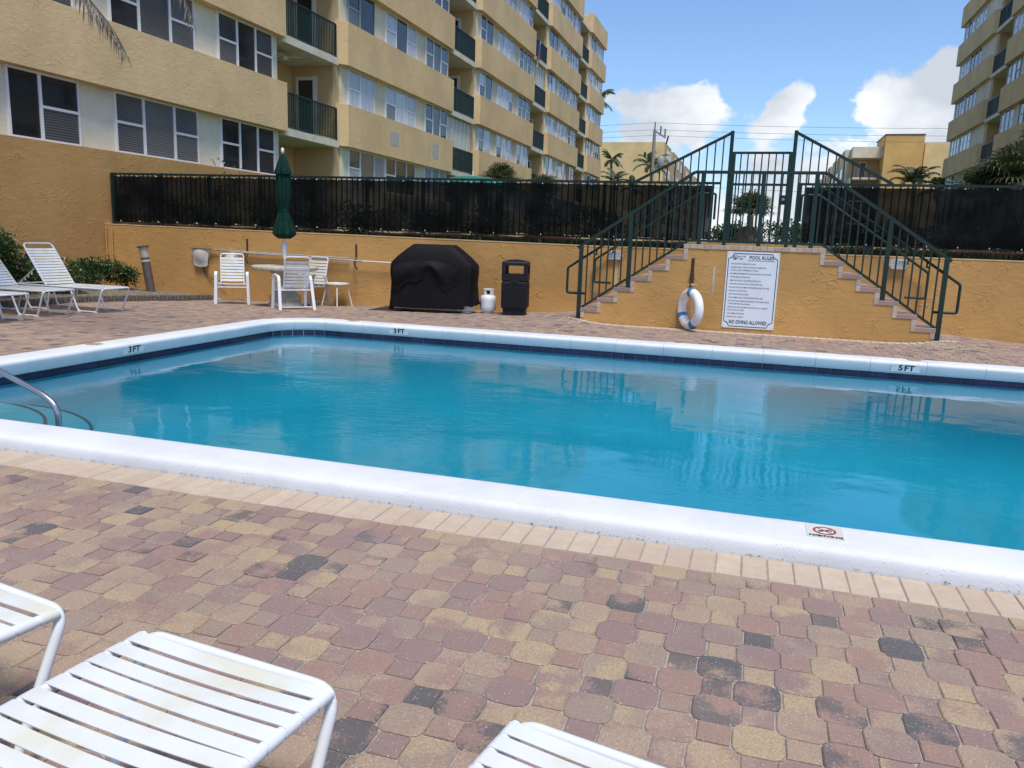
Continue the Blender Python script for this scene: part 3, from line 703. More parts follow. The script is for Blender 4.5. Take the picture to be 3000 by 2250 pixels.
def building(name, label, XF, sgn, blocks, ystart, yend, zbase, rows=6, closed=(), base_mat=None, roof=True, core_start=None):
    """facade at XF facing sgn*X; blocks = list of (y0, y1, [(pattern, offset)])"""
    bld = thing(name, label, 'building', (0, 0, 0)); bld['x'] = XF
    del bld['x']
    def f(u, y, z): return (XF-sgn*u, y, z)
    def fbox(b, u0, u1, y0, y1, z0, z1):
        xa, xb = XF-sgn*u0, XF-sgn*u1; return b.box(min(xa, xb), max(xa, xb), y0, y1, z0, z1)
    top = ZB+(rows-1)*S+BH
    cs = core_start if core_start is not None else blocks[0][0]-.45
    # solid core behind the balconies
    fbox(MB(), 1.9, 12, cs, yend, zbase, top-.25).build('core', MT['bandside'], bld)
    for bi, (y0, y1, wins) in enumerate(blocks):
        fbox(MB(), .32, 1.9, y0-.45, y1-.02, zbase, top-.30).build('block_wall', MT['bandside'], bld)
        for k in range(rows):
            zt = ZB+k*S
            ya = y0-.45
            poly = [(.46, ya), (.0, y0), (0, y1), (.46, y1)] if not (bi == len(blocks)-1 and False) else None
            b = MB(); vs = [f(u, y, z) for z in (zt, zt+BH) for u, y in poly]; n = len(poly)
            b.add(vs, [tuple(range(n)), tuple(range(n, 2*n))]+[(i, (i+1) % n, n+(i+1) % n, n+i) for i in range(n)]).build('spandrel', MT['band'], bld)
            fbox(MB(), .27, .33, y0-.06, y1-.10, zt-1.35-.001, zt+.02).build('pier_wall', MT['cream'], bld)
            for pat, off in wins:
                style = rb.choice('bbd') if (k < 2 and bi == 0) else rb.choice('dwwb')
                fm = MT['wframe'] if rb.random() < .8 else MT['gframe']
                if bi == 0 and k < 2: fm = MT['wframe']
                add_window(bld, XF-sgn*.27, y0+off, zt-1.335, 1.33, pat, sgn, fm, style, bi == 0 and k < 2)
        b = MB(); poly = [(.46, y0-.45), (0, y0), (0, y1), (.46, y1)]; n = 4
        if base_mat is None or bi > 0:
            vs = [f(u, y, z) for z in (zbase, SILL) for u, y in poly]
            b.add(vs, [tuple(range(n)), tuple(range(n, 2*n))]+[(i, (i+1) % n, n+(i+1) % n, n+i) for i in range(n)]).build('base_wall', MT['band'], bld)
        # balcony beyond this block
        if bi < len(blocks)-1:
            by0, by1 = y1, blocks[bi+1][0]-.45
            for k in range(rows):
                zs = ZB+k*S-.10
                sl = fbox(MB(), .12, 1.95, by0-.01, by1+.01, zs, zs+.22).build('balcony_slab', MT['slab'], bld)
                if k < rows-1:
                    r = MB(); railing_geo(r, lambda u, y, z: f(.17+u, y, z), by0+.03, by1-.03, zs+.22); r.build('balcony_railing', MT['green'], bld)
                    d = fbox(MB(), .94, 1.74, by1-.04, by1-.001, zs+.221, zs+2.32).build('balcony_door', MT['door'], bld)
                    fbox(MB(), 1.08, 1.62, by1-.05, by1-.041, zs+.34, zs+2.20).build('pane', MT['pane_d'], d)
                    if (bi, k) in closed:
                        sh = MB()
                        for q in range(12):
                            ya = by0+.02+(by1-by0-.04)*q/12; fbox(sh, .30+(.03 if q % 2 else 0), .36, ya, ya+(by1-by0-.04)/12-.002, zs+.22, zs+S-.02)
                        sh.build('storm_shutter', MT['shutter'], bld)
    return bld, f, fbox
WB = [('A', .40), ('B', 3.28), ('C', 7.02)]
WB0 = [('F', .55), ('B', 3.22), ('C', 6.88)]
BLK = [(11.5, 21.22, WB0), (24.9, 34.6, WB), (38.2, 47.85, WB), (51.5, 60.45, [('A', .4), ('B', 3.1), ('C', 6.4)]), (64.0, 69.9, [('A', .4), ('B', 2.9)])]
bl, fL, fbL = building('apartment_building', 'long tan six storey apartment building along the left, with green balcony railings', -13.75, 1, BLK, 0, 69.9, TER-.02, closed=((1, 0), (2, 2)), base_mat=MT['orangeb'], core_start=2.0)
# near end of the facade, down to the pool level, and the block left of the frame
fbL(MB(), 0, .5, 2.0, 21.22, -.4, SILL).build('base_wall', MT['orangeb'], bl)
fbL(MB(), .32, 1.9, 2.0, 8.1, -.4, 18.6).build('block_wall', MT['cream'], bl)
for k in range(6): fbL(MB(), 0, .46, 2.0, 8.1, ZB+k*S, ZB+k*S+BH).build('spandrel', MT['band'], bl); fbL(MB(), .12, 1.95, 8.1, 11.05, ZB+k*S-.1, ZB+k*S+.12).build('balcony_slab', MT['slab'], bl)
for yy, zz, w, h in ((28.15, 5.02, .72, .52), (32.25, 4.95, .66, .62)): fbL(MB(), -.004, .02, yy, yy+w, zz-.28, zz+h-.28).build('repair_patch', MT['patch'], bl)
fbL(MB(), -.004+.27, .29, 27.35, 28.1, SILL+.55, ZB-.1).build('repair_patch', MT['patch'], bl)
# ceiling fan under the first balcony slab
fan = MB(); fan.lathe([(.02, 0), (.02, -.12), (.10, -.14), (.11, -.22), (.05, -.26)], 10, (-14.6, 22.4, ZB+S-.10))
for a in range(4): fan.box(.1, .55, -.06, .06, -.17, -.16, T(-14.6, 22.4, ZB+S-.1) @ Rz(R(90*a+20)))
fan.build('ceiling_fan', MT['offwhite'], bl)
BLR = [(31.2, 40.9, WB), (44.6, 54.1, WB), (57.8, 67.3, [('B', 3.2), ('C', 6.3)])]
br, fR, fbR = building('apartment_building', 'shaded tan six storey apartment building at the right edge', 12.8, -1, BLR, 0, 67.3, TER-.02)
for k, (o_, lab) in enumerate(((-13.9, 'a'),)): pass
# flag and picture on a high balcony
fl = thing('flag', 'small red and blue flag hanging at an upper balcony of the left building', 'flag', (-13.75, 48.3, ZB+3*S+.35))
b = MB(); b.box(0, .01, 0, .5, 0, .55); b.build('flag_cloth', MT['flagb'], fl); MB().box(.001, .012, .05, .4, -.5, -.001).build('flag_stripe', MT['flagr'], fl); MB().tube([(.0, -.1, -.9), (0, .55, .75)], .012, 6).build('flag_pole', MT['white'], fl)
pic = thing('balcony_picture', 'framed dark picture hung on an upper balcony wall of the left building', 'picture', (-14.9, 50.96, ZB+3*S+.25))
MB().box(-.05, .95, -.04, 0, 0, .75).build('picture_frame', MT['black'], pic); MB().box(.03, .87, -.05, -.041, .07, .68).build('picture_print', MT['teal'], pic)
# ------------------------------------------------------------------ double stair with landing
CX = -.06; YF = 12.85; RI = .185; TR = .2725; LZ = 1.355; LH = 1.05
st = thing('double_stair', 'orange stucco double stair with brick edged steps rising to the gate landing', 'stairs', (CX, YF, 0))
def sx_(k): return LH+TR*k            # half width at step k
prof = [(-sx_(6), -.3)]
for k in range(6, 0, -1): prof += [(-sx_(k), LZ-RI*k-.066), (-sx_(k-1), LZ-RI*k-.066)]
prof += [(-LH, LZ-.066), (LH, LZ-.066)]
for k in range(1, 7): prof += [(sx_(k-1), LZ-RI*k-.066), (sx_(k), LZ-RI*k-.066)]
prof += [(sx_(6), -.3)]
# subdivided into upright slabs so that the stepped outline stays a clean solid
b = MB(); b.box(-LH, LH, .0, 1.86, -.3, LZ-.066)
b.build('landing_wall', MT['orange'], st)
for s_ in (-1, 1):
    for k in range(1, 7):
        xa, xb = sorted((s_*sx_(k-1), s_*sx_(k))); MB().box(xa, xb, .0, 1.86, -.3, LZ-RI*k-.066).build('step_wall', MT['orange'], st)
rs = random.Random(5)
def brickmesh(w, d, h, mat): return MB().bbox(-w/2, w/2, 0, d, -h, 0, .004).mesh('brick', mat)
mcap = brickmesh(.1035, .21, .066, MT['capbrick'])
nl = 20; pit = 2*(LH+.012)/nl
for i in range(nl): put('brick', mcap, st, (-LH-.012+pit*(i+.5), -.012+rs.uniform(-.002, .002), LZ+rs.uniform(-.001, .001)))
mlb = brickmesh(.104, .205, .066, MT['stepbrick'])
for j in range(8):
    for i in range(nl): 
        if j == 0 or i in (0, nl-1): put('brick', mlb, st, (-LH-.012+pit*(i+.5), .20+.208*j, LZ-.002))
MB().box(-LH+.1, LH-.1, .41, 1.86, LZ-.066, LZ-.004).build('landing_bed', MT['sand'], st)
mtr = brickmesh(TR+.012, .095, .064, MT['stepbrick'])
mri = MB().bbox(-.032, .032, 0, .09, -.088, 0, .003).mesh('brick', MT['capbrick'])
for s_ in (-1, 1):
    for k in range(1, 7):
        zt = LZ-RI*k; xc = s_*(sx_(k)+sx_(k-1))/2
        for j in range(19): put('brick', mtr, st, (xc+s_*.004, -.010+.0982*j+rs.uniform(-.001, .001), zt+rs.uniform(-.001, .001)))
    for k in range(0, 7):
        zt = LZ-RI*k-.067; xc = s_*(sx_(k)-.030)
        for q in range(2):
            if k == 6 and q == 1: continue
            put('brick', mri, st, (xc, -.009+rs.uniform(-.001, .001), zt-.0905*q))
# border bricks along the foot of the stair
ft = tag(thing('stair_foot_paving', None, None), kind='structure'); mfb = MB().bbox(-.05, .05, -.10, .10, -.03, .004, .004).mesh('border_brick', MT['border'])
for i in range(-29, 30):
    x = CX+i*.104; bend = max(0, abs(i)*.104-2.55); y = YF-.115+bend*.9
    put('border_brick', mfb, ft, (x, y, dz(x, y)), rz=-math.copysign(min(.5, bend*1.2), i))
for i in range(-29, 30):
    if abs(i)*.104 < 2.72: continue
# ------------------------------------------------------------------ railings, gate and fence
def bar(b, p, q, w, d=None):
    """square bar from p to q, w wide, d deep (along Y)"""
    p, q = Vector(p), Vector(q); t = (q-p).normalized(); y = Vector((0, 1, 0)); n = t.cross(y)
    if n.length < 1e-4: n = Vector((1, 0, 0)); y = Vector((0, 0, 1))
    n.normalize(); d = d or w; vs = [e+n*(w/2*a)+y*(d/2*c) for e in (p, q) for a, c in ((-1, -1), (1, -1), (1, 1), (-1, 1))]
    return b.add(vs, [(0, 1, 2, 3), (7, 6, 5, 4), (0, 4, 5, 1), (1, 5, 6, 2), (2, 6, 7, 3), (3, 7, 4, 0)])
YR = 12.935
rail = thing('stair_railing', 'dark green steel railing along the front of the double stair', 'railing', (CX, YR, 0))
def topz(x): ax = abs(x); return 2.475 if ax < .97 else 2.475-(ax-.97)*(1.225/1.81)
def botz(x): ax = abs(x); return 1.415 if ax < 1.0 else 1.415-(ax-1.0)*(1.18/1.71)
for s_ in (-1, 1):
    bar(MB(), (s_*.97, 0, 2.475), (s_*2.80, 0, topz(2.80)), .045, .055).build('top_rail', MT['green'], rail)
    bar(MB(), (s_*1.0, 0, 1.415), (s_*2.72, 0, botz(2.72)), .038).build('bottom_rail', MT['green'], rail)
    for px, z0 in ((2.74, dz(CX+s_*2.74, YR)), (1.93, LZ-RI*4)): bar(MB(), (s_*px, 0, z0), (s_*px, 0, topz(px)-.02), .062).build('post', MT['green'], rail)
bar(MB(), (-.97, 0, 2.475), (.97, 0, 2.475), .045, .055).build('top_rail', MT['green'], rail)
bar(MB(), (-1.0, 0, 1.415), (1.0, 0, 1.415), .038).build('bottom_rail', MT['green'], rail)
for px in (-.84, .07, .84): bar(MB(), (px, 0, LZ), (px, 0, 2.455), .062).build('post', MT['green'], rail)
pk = 0
for i in range(-23, 24):
    x = i*.1145
    if min(abs(x-p) for p in (-2.74, -1.93, -.84, .07, .84, 1.93, 2.74)) < .055: continue
    bar(MB(), (x, 0, botz(x)), (x, 0, topz(x)-.02), .022).build('picket', MT['green'], rail)
def handrail(label, y, s_, dzz, mat=MT['green'], lowx=2.98, hi=.72):
    t_ = thing('handrail', label, 'handrail', (CX, y, 0)); sl = (1.225/1.81)
    def zz(ax): return 2.475-(ax-.97)*sl-dzz
    pts = [(s_*(lowx-.32), 0, zz(lowx)-.42), (s_*lowx, 0, zz(lowx)-.42), (s_*lowx, 0, zz(lowx)), (s_*1.0, 0, zz(1.0)), (s_*hi, 0, zz(1.0)), (s_*hi, 0, zz(1.0)-.45)]
    MB().tube(fillet(pts, .035, 4), .021, 10).build('rail_tube', mat, t_, smooth=True)
    for ax in (2.5, 1.75, 1.15):
        b = MB(); e = .10 if y > 13.5 else -.09; b.tube([(s_*ax, 0, zz(ax)-.015), (s_*ax, 0, zz(ax)-.07), (s_*ax, e, zz(ax)-.09)], .013, 8); b.lathe([(.035, 0), (.035, .012)], 10, (s_*ax, e, zz(ax)-.095)); b.build('rail_bracket', mat, t_)
    return t_
handrail('dark green pipe handrail on the inner side of the left stair railing', YR+.10, -1, .22)
handrail('dark green pipe handrail on the inner side of the right stair railing', YR+.10, 1, .22)
handrail('dark green pipe handrail fixed to the wall beside the left stair flight', 14.60, -1, .20, lowx=2.83)
handrail('dark green pipe handrail fixed to the wall beside the right stair flight', 14.60, 1, .20, lowx=2.83)
FY = .17
def fence(label, xa, xb, name='screened_fence', step=1.2, posts=None):
    t_ = thing(name, label, 'fence', (xa, wally(xa)+FY, 0)); l = xb-xa; ya = wally(xa)+FY
    segs = [xa]+[p for p in (-3.0,) if xa < p < xb]+[xb]
    def P(x, z): return (x-xa, wally(x)+FY-ya, z)
    for a, c in zip(segs, segs[1:]):
        bar(MB(), P(a, 2.455), P(c, 2.455), .042, .045).build('top_rail', MT['greend'], t_); bar(MB(), P(a, 1.43), P(c, 1.43), .032).build('bottom_rail', MT['greend'], t_)
    x = xa+.03
    while x < xb: bar(MB(), P(x, TER-.05), P(x, 2.44), .062).build('post', MT['greend'], t_); x += step
    me = bar(MB(), (0, 0, 1.43), (0, 0, 2.44), .022).mesh('picket', MT['greend'])
    n = int(l/.1165)
    for i in range(1, n):
        x = xa+i*.1165
        if abs(((x-xa-.03)/step+.5) % 1-.5)*step < .05: continue
        put('picket', me, t_, P(x, 0))
    # screen cloth, a little slack, tied on the pool side
    b = MB(); nx = max(4, int(l/.12)); rows = 9; ph = random.Random(int(abs(xa)*10))
    for j in range(rows+1):
        for i in range(nx+1):
            x = xa+.12+(l-.24)*i/nx if xa < -5 else xa+.12+(l-.14)*i/nx; v = j/rows
            sag = .012*math.sin(x*5.3)+.010*math.sin(x*13.1+2)
            off = -.045-.02*math.sin(v*math.pi)*(1+math.sin(x*3.1+v*4))
            if abs(v-.15) < .12: off -= .012*(1+math.sin(x*2.3))
            z = 1.44+.965*v+(sag if v < .5 else sag*.25); p = P(x, z); b.v.append((p[0], p[1]+off, z))
    for j in range(rows):
        for i in range(nx): b.f.append((j*(nx+1)+i, j*(nx+1)+i+1, (j+1)*(nx+1)+i+1, (j+1)*(nx+1)+i)); b.r.append(0)
    b.build('screen_cloth', MT['screen'], t_, smooth=True, fix=False)
    tie = MB().box(-.005, .005, -.070, -.03, -.011, .011).mesh('cable_tie', MT['white'])
    x = xa+.25
    while x < xb-.1:
        for z in (2.405, 1.45): put('cable_tie', tie, t_, P(x, z))
        x += .47
    return t_
f1 = fence('green steel fence with dark mesh screen above the left retaining wall', -13.66, -.72)
f2 = fence('green steel fence with dark mesh screen above the right retaining wall', .60, 12.6)
# raised wings either side of the gate
YG = 14.72+FY
def wing(label, s_):
    xg = -.545 if s_ < 0 else .435; xe = -2.26 if s_ < 0 else 2.11; xo = xg+s_*.045
    t_ = thing('gate_wing', label, 'railing', (xo, YG, 0))
    def P(x, z): return (x-xo, 0, z)
    def zt(x): return 2.47+(3.33-2.47)*(x-xe)/(xo-xe)
    bar(MB(), P(xo, LZ-.1), P(xo, 3.36), .062).build('post', MT['green'], t_); bar(MB(), P(xe, 2.47), P(xo, 3.33), .045, .05).build('sloping_rail', MT['green'], t_)
    for k in range(1, 12):
        x = xo+s_*.138*k
        if zt(x) > 2.55: bar(MB(), P(x, 2.47), P(x, zt(x)), .022).build('picket', MT['green'], t_)
    return t_
wing('sloping green picket wing on the left side of the gate', -1); wing('sloping green picket wing on the right side of the gate', 1)
gt = thing('gate', 'tall green steel picket gate at the top of the stair landing', 'gate', (-.055, YG, 0))
for x in (-.475, .475): bar(MB(), (x, 0, 1.42), (x, 0, 3.0), .055).build('gate_stile', MT['green'], gt)
for z in (2.985, 2.44, 1.43): bar(MB(), (-.475, 0, z), (.475, 0, z), .04).build('gate_rail', MT['green'], gt)
for k in range(7): bar(MB(), (-.475+.95*(k+1)/8, 0, 1.43), (-.475+.95*(k+1)/8, 0, 2.985), .022).build('picket', MT['green'], gt)
lk = MB().box(.36, .45, -.035, .035, 2.10, 2.26).build('lock_box', MT['greend'], gt); MB().lathe([(.012, 0), (.012, .03), (.028, .04), (.033, .06), (.026, .08), (.01, .085)], 14, m=T(.415, -.035, 2.18) @ Matrix.Rotation(R(90), 4, 'X')).build('knob', MT['steel'], lk, smooth=True)
for z in (1.7, 2.75): MB().tube([(-.51, 0, z-.05), (-.51, 0, z+.05)], .014, 8).build('hinge', MT['greend'], gt)

# oval bulkhead lights on the back wall
for x, z, lab in ((-2.53, 1.105, 'oval white bulkhead light on the wall behind the left stair railing'), (2.31, 1.135, 'oval white bulkhead light on the wall behind the right stair railing')):
    t_ = thing('bulkhead_light', lab, 'light', (x, 14.72, z)); ov = [((.062 if math.cos(a_) > 0 else -.062)+.085*math.cos(a_), .088*math.sin(a_)) for a_ in [2*math.pi*(k+.5)/28 for k in range(28)]]
    MB().prism(ov, -.05, 0, axis='y').build('lamp_housing', MT['offwhite'], t_)
    MB().prism([(a*.88, c*.86) for a, c in ov], -.075, -.05, axis='y').build('lamp_lens', MT['lamp'], t_, smooth=False)
    for k in range(5):
        z_ = -.06+.03*k; w = .148*math.sqrt(max(.1, 1-(z_/.10)**2)); MB().box(-w, w, -.088, -.072, z_-.005, z_+.005).build('guard_bar', MT['offwhite'], t_)
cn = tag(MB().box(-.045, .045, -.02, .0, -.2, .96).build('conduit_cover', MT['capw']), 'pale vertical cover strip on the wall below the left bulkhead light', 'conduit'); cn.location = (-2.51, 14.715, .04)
# ------------------------------------------------------------------ pool rules sign
sg = thing('pool_rules_sign', 'white POOL RULES board with dark border on the stair wall', 'sign', (-.045, YF-.012, .07)); SW, SH = .395, 1.195
MB().bbox(-SW, SW, 0, .010, 0, SH, .002).build('sign_board', MT['signw'], sg)
def ribbon(pts, w, y=-.0025):
    b = MB(); n = len(pts); o = []
    for i, p in enumerate(pts):
        a = Vector(pts[i-1]); c = Vector(pts[(i+1) % n]); t_ = (c-a).normalized(); nn = Vector((-t_.y, t_.x)); o.append((Vector(p)+nn*w/2, Vector(p)-nn*w/2))
    for u, v in o: b.v += [(u.x, y, u.y), (v.x, y, v.y)]
    b.f = [(2*i, 2*i+1, 2*((i+1) % n)+1, 2*((i+1) % n)) for i in range(n)]; b.r = [0]*n; return b
bp = []; ix, iz, rr = SW-.028, .028, .075
for cx_, cz_, a0 in ((ix, iz, 180), (ix, SH-iz, 270), (-ix, SH-iz, 0), (-ix, iz, 90)):
    for k in range(7): a = R(a0-90*k/6) if False else R(a0-15*k); bp.append((cx_+rr*math.cos(a), cz_+rr*math.sin(a)))
ribbon([bp[i] for i in range(len(bp))], .011).build('sign_border', MT['ink'], sg, fix=False)
def sline(body, x, z, size, bold=0., sx=1., al='LEFT'): return text('lettering', body, size, MT['ink'], sg, T(x, -.003, z) @ FACE_S, bold, sx, al)
sline('POOL RULES', .125, 1.108, .074, .0012, .86, 'CENTER'); MB().box(-.075, .325, -.0035, -.0025, 1.062, 1.067).build('underline', MT['ink'], sg)
sline('NO DIVING ALLOWED', .0, .095, .080, .0014, .70, 'CENTER')
ring = [(-.268+.034*math.cos(2*math.pi*k/24), 1.108+.034*math.sin(2*math.pi*k/24)) for k in range(24)]; ribbon(ring, .006).build('logo_ring', MT['ink'], sg, fix=False)
sw = [(-.268+(.004+.022*k/30)*math.cos(k*.42), 1.104+(.004+.022*k/30)*math.sin(k*.42)) for k in range(30)]; MB().tube([(a, -.003, c) for a, c in sw], .0022, 5).build('logo_swirl', MT['ink'], sg)
sline('port de', -.228, 1.126, .040, .0004, .95); sline('mer', -.215, 1.090, .044, .0004, .95)
RULES = ['POOL HOURS ARE FROM DAWN TO DUSK', 'CHILDREN UNDER 12 YEARS OF AGE ARE NOT PERMITTED IN|THE POOL UNLESS ACCOMPANIED BY AN ADULT', 'NO ANIMALS ARE PERMITTED ON DECK OR AROUND THE POOL AREA', 'SHOWER BEFORE ENTERING POOL', 'REMOVE SUNTAN OIL & TAR BEFORE ENTERING POOL', 'COVER POOL FURNITURE WITH A TOWEL WHEN IN USE', 'NO GLASS, BOTTLES, OR SIMILAR CONTAINERS AROUND POOL AREA', 'LIFE JACKETS ARE ACCEPTABLE', 'NO FLOATING DEVICES ALLOWED', 'DO NOT REMOVE POOL FURNITURE FROM THE POOL AREA', 'FOOT WEAR AND COVERUPS ARE REQUIRED IN THE BUILDING GOING|TO AND FROM THE POOL AND BEACH', 'RADIOS IN THE POOL AREA MUST BE PLAYED WITH LOW VOLUME SO|AS NOT TO ANNOY OTHERS', 'CLOSE UMBRELLAS AFTER USE', 'BATHING LOAD 13 PERSONS']
z = 1.008
for rl in RULES:
    for k, part in enumerate(rl.split('|')):
        sline(('\u2022 ' if k == 0 else '  ')+part, -.335, z, .0265, .0002, .72); z -= .045
    z -= .0085
for x in (-SW+.018, SW-.018):
    for z in (.018, SH-.018): MB().lathe([(.006, 0), (.006, .003), (.003, .004)], 8, m=T(x, -.001, z) @ Matrix.Rotation(R(90), 4, 'X')).build('screw', MT['steel'], sg)
# ------------------------------------------------------------------ life ring on its rusty bracket
lr = thing('life_ring', 'white foam life ring with blue bands hanging from a rusty bracket', 'life ring', (-.93, YF-.215, .345), 0)
ROT = Rz(R(-54)) @ Matrix.Rotation(R(4), 4, 'Y')
def ringp(a, rr_, ph): q = .255+rr_*math.cos(ph); return ROT @ Vector((q*math.cos(a), rr_*math.sin(ph)*.95, q*math.sin(a)))
def torus(a0, a1, n, rt, seg=16):
    b = MB(); full = abs(a1-a0) > 6.2; m = n if full else n+1
    for i in range(m):
        a = a0+(a1-a0)*i/n
        for k in range(seg): b.v.append(tuple(ringp(a, rt, 2*math.pi*k/seg)))
    for i in range(n):
        j = (i+1) % m
        for k in range(seg): b.f.append((i*seg+k, i*seg+(k+1) % seg, j*seg+(k+1) % seg, j*seg+k))
    b.r = [0]*len(b.f); return b
torus(0, 2*math.pi, 40, .074).build('ring_body', MT['foam'], lr, smooth=True)
for a in (90, 212, 303): torus(R(a-9), R(a+9), 5, .0765).build('blue_band', MT['blue'], lr, smooth=True)
rpts = [ringp(R(90), .09, R(200)), (.0, .02, .06), (-.03, .0, -.02), (.02, .0, -.14), ringp(R(270), .08, R(180)), (-.02, .0, -.08), (.0, .0, .05)]
MB().tube(fillet(rpts, .05, 4), .007, 6).build('rope', MT['rope'], lr); MB().tube(fillet([(-.06, .0, .36), (-.02, -.02, .40), (.03, .0, .37), (.07, -.02, .40), (.02, .02, .36), (-.05, -.02, .38)], .02, 3, True), .008, 6, closed=True).build('rope_knot', MT['rope'], lr)
hk = thing('ring_bracket', 'rusty iron bracket on the stair wall above the life ring', 'bracket', (-.955, YF-.004, .72))
MB().bbox(-.024, .024, -.012, .004, .17, .42, .004).build('back_plate', MT['rust'], hk); MB().bbox(-.03, .03, -.03, .002, .02, .19, .004).build('clamp', MT['rust'], hk); MB().tube(fillet([(0, -.01, .04), (0, -.14, -.02), (0, -.24, -.03), (0, -.25, .03)], .03, 4), .010, 8).build('hook', MT['rust'], hk)
sm = tag(MB().prism([(-.02, .0), (.02, .0), (.014, -.22), (.006, -.42), (-.008, -.42), (-.012, -.2)], -.003, .002, axis='y').build('wall_stain', MT['patch']), 'pale drip stain on the stair wall between life ring and sign', 'stain'); sm.location = (-.62, YF-.0, 1.02)
# ------------------------------------------------------------------ strap furniture
def strap_mesh(w, wd, rr_=.0155, th=.0022, sag=.006):
    """vinyl strap across rails at x=+-w, wd wide along y, wrapped round both rails"""
    pts = []
    for a in range(-140, 91, 33): pts.append((-w-rr_*math.cos(R(a)) if True else 0, rr_*math.sin(R(a))))
    pts = [(-w-rr_*math.cos(R(a)), rr_*math.sin(R(a))) for a in (-130, -90, -50, -15, 20, 55, 90)]
    for k in range(1, 8): t = k/8; pts.append((-w+2*w*t, rr_-sag*math.sin(math.pi*t)))
    pts += [(w+rr_*math.cos(R(a)), rr_*math.sin(R(a))) for a in (90, 55, 20, -15, -50, -90, -130)]
    b = MB(); n = len(pts); inn_ = []
    for i, p in enumerate(pts):
        a = Vector(pts[max(0, i-1)]); c = Vector(pts[min(n-1, i+1)]); t_ = (c-a).normalized(); nn = Vector((t_.y, -t_.x)); inn_.append((p[0]+nn.x*th, p[1]+nn.y*th))
    for y in (-wd/2, wd/2): b.v += [(x, y, z) for x, z in pts]+[(x, y, z) for x, z in inn_]
    m = 2*n
    for i in range(n-1):
        b.f += [(i, i+1, m+i+1, m+i), (n+i, m+n+i, m+n+i+1, n+i+1), (i, n+i, n+i+1, i+1), (m+i, m+i+1, m+n+i+1, m+n+i)]
    b.r = [0]*len(b.f); return b
def strap_mat():
    m, t, b, o = newmat('white_vinyl_strap'); q = NT(t); pos = q.n('ShaderNodeNewGeometry').outputs['Position']
    f = q.ramp(q.noise(pos, 3.2, 4, .6), .44, .62, 0, .9)
    c = q.mix(f, c4((.67, .685, .71)), c4((.62, .60, .47)))
    c = q.mix(q.ramp(q.noise(pos, 28, 5, .75), .66, .80, 0, .4), c, c4((.52, .48, .38)))
    t.links.new(c, b.inputs['Base Color']); b.inputs['Roughness'].default_value = .36; return m
MT['strap'] = strap_mat()
CWD = .265; ZS = .375
ch_strap = strap_mesh(CWD, .0405).mesh('strap', MT['strap'], smooth=True)
def make_chaise(label, back, seed, hi=True):
    t_ = thing('lounge_chair', label, 'lounge chair', group='white strap lounge chairs'); r_ = random.Random(seed)
    # end frame: sled loops and foot bar in one bent tube
    def loop(s_): return [(s_*CWD*1.0, -.62, ZS-.03), (s_*CWD*.98, -.50, .016), (s_*CWD*.98, -.15, .016), (s_*CWD*1.03, .0, ZS)]
    pts = loop(-1)+list(reversed(loop(1)))
    MB().tube(fillet(pts, .055, 6), .0135, 10).build('front_frame', MT['white'], t_, smooth=True)
    for s_ in (-1, 1):
        pts = [(s_*CWD*1.02, -1.02, ZS-.03), (s_*CWD*.98, -1.12, .016), (s_*CWD*.98, -1.46, .016), (s_*CWD*1.02, -1.58, ZS-.02)]
        MB().tube(fillet(pts, .055, 6), .0135, 10).build('rear_leg', MT['white'], t_, smooth=True)
        MB().tube([(s_*CWD, -.012, ZS), (s_*CWD, -1.76, ZS)], .0135, 10).build('side_rail', MT['white'], t_, smooth=True)
        for y in (-.48, -.17, -1.14, -1.44): MB().bbox(s_*CWD*.98-.019, s_*CWD*.98+.019, y-.035, y+.035, 0, .022, .006).build('foot_pad', MT['plastic'], t_)
        MB().tube(fillet([(s_*CWD*.98, -.62, ZS-.03), (s_*CWD*.9, -.82, ZS-.085), (s_*CWD*1., -1.02, ZS-.03)], .16, 6), .011, 8).build('side_brace', MT['white'], t_, smooth=True)
    MB().tube([(-CWD, -1.76, ZS), (CWD, -1.76, ZS)], .0135, 10).build('cross_bar', MT['white'], t_, smooth=True)
    MB().tube([(-CWD*.95, -.66, ZS-.04), (CWD*.95, -.66, ZS-.04)], .011, 8).build('cross_bar', MT['white'], t_, smooth=True)
    MB().tube([(-CWD, -1.04, ZS-.035), (CWD, -1.04, ZS-.035)], .012, 8).build('cross_bar', MT['white'], t_, smooth=True)
    for k in range(21):
        o = put('strap', ch_strap, t_, (0, -.042-.0505*k+r_.gauss(0, .0016), ZS+.0)); o.rotation_euler = (r_.gauss(0, .02), 0, r_.gauss(0, .006))
    # reclining back
    hy = -1.10; ca, sa = math.cos(back), math.sin(back); BLn = .76; wb = CWD-.002
    def BP_(x, d, off=0): return (x, hy-d*ca+off*sa*0, ZS+d*sa+.004)
    bk = MB().tube(fillet([BP_(-wb, 0), BP_(-wb, BLn), BP_(wb, BLn), BP_(wb, 0)], .075, 6), .0135, 10).build('back_frame', MT['white'], t_, smooth=True)
    for k in range(13):
        d = .035+.0505*k; mw = T(0, hy-d*ca, ZS+.004+d*sa) @ Matrix.Rotation(-back, 4, 'X'); put('strap', ch_strap, bk, mw=mw)
    if back > .2:
        for s_ in (-1, 1):
            p0 = BP_(s_*wb*.92, .34); MB().tube([p0, (s_*wb*.92, hy-.60, ZS+.0)], .009, 6).build('back_prop', MT['white'], t_)
            b = MB()
            for q in range(4): z0 = ZS+.02+.045*q; y0 = hy-.52+.10*q*.72; b.box(s_*wb*.92-.006, s_*wb*.92+.006, y0, y0+.018, z0, z0+.05)
            b.box(s_*wb*.92-.012, s_*wb*.92+.012, hy-.62, hy-.12, ZS-.012, ZS+.008); b.build('prop_ratchet', MT['offwhite'], t_)
    return t_
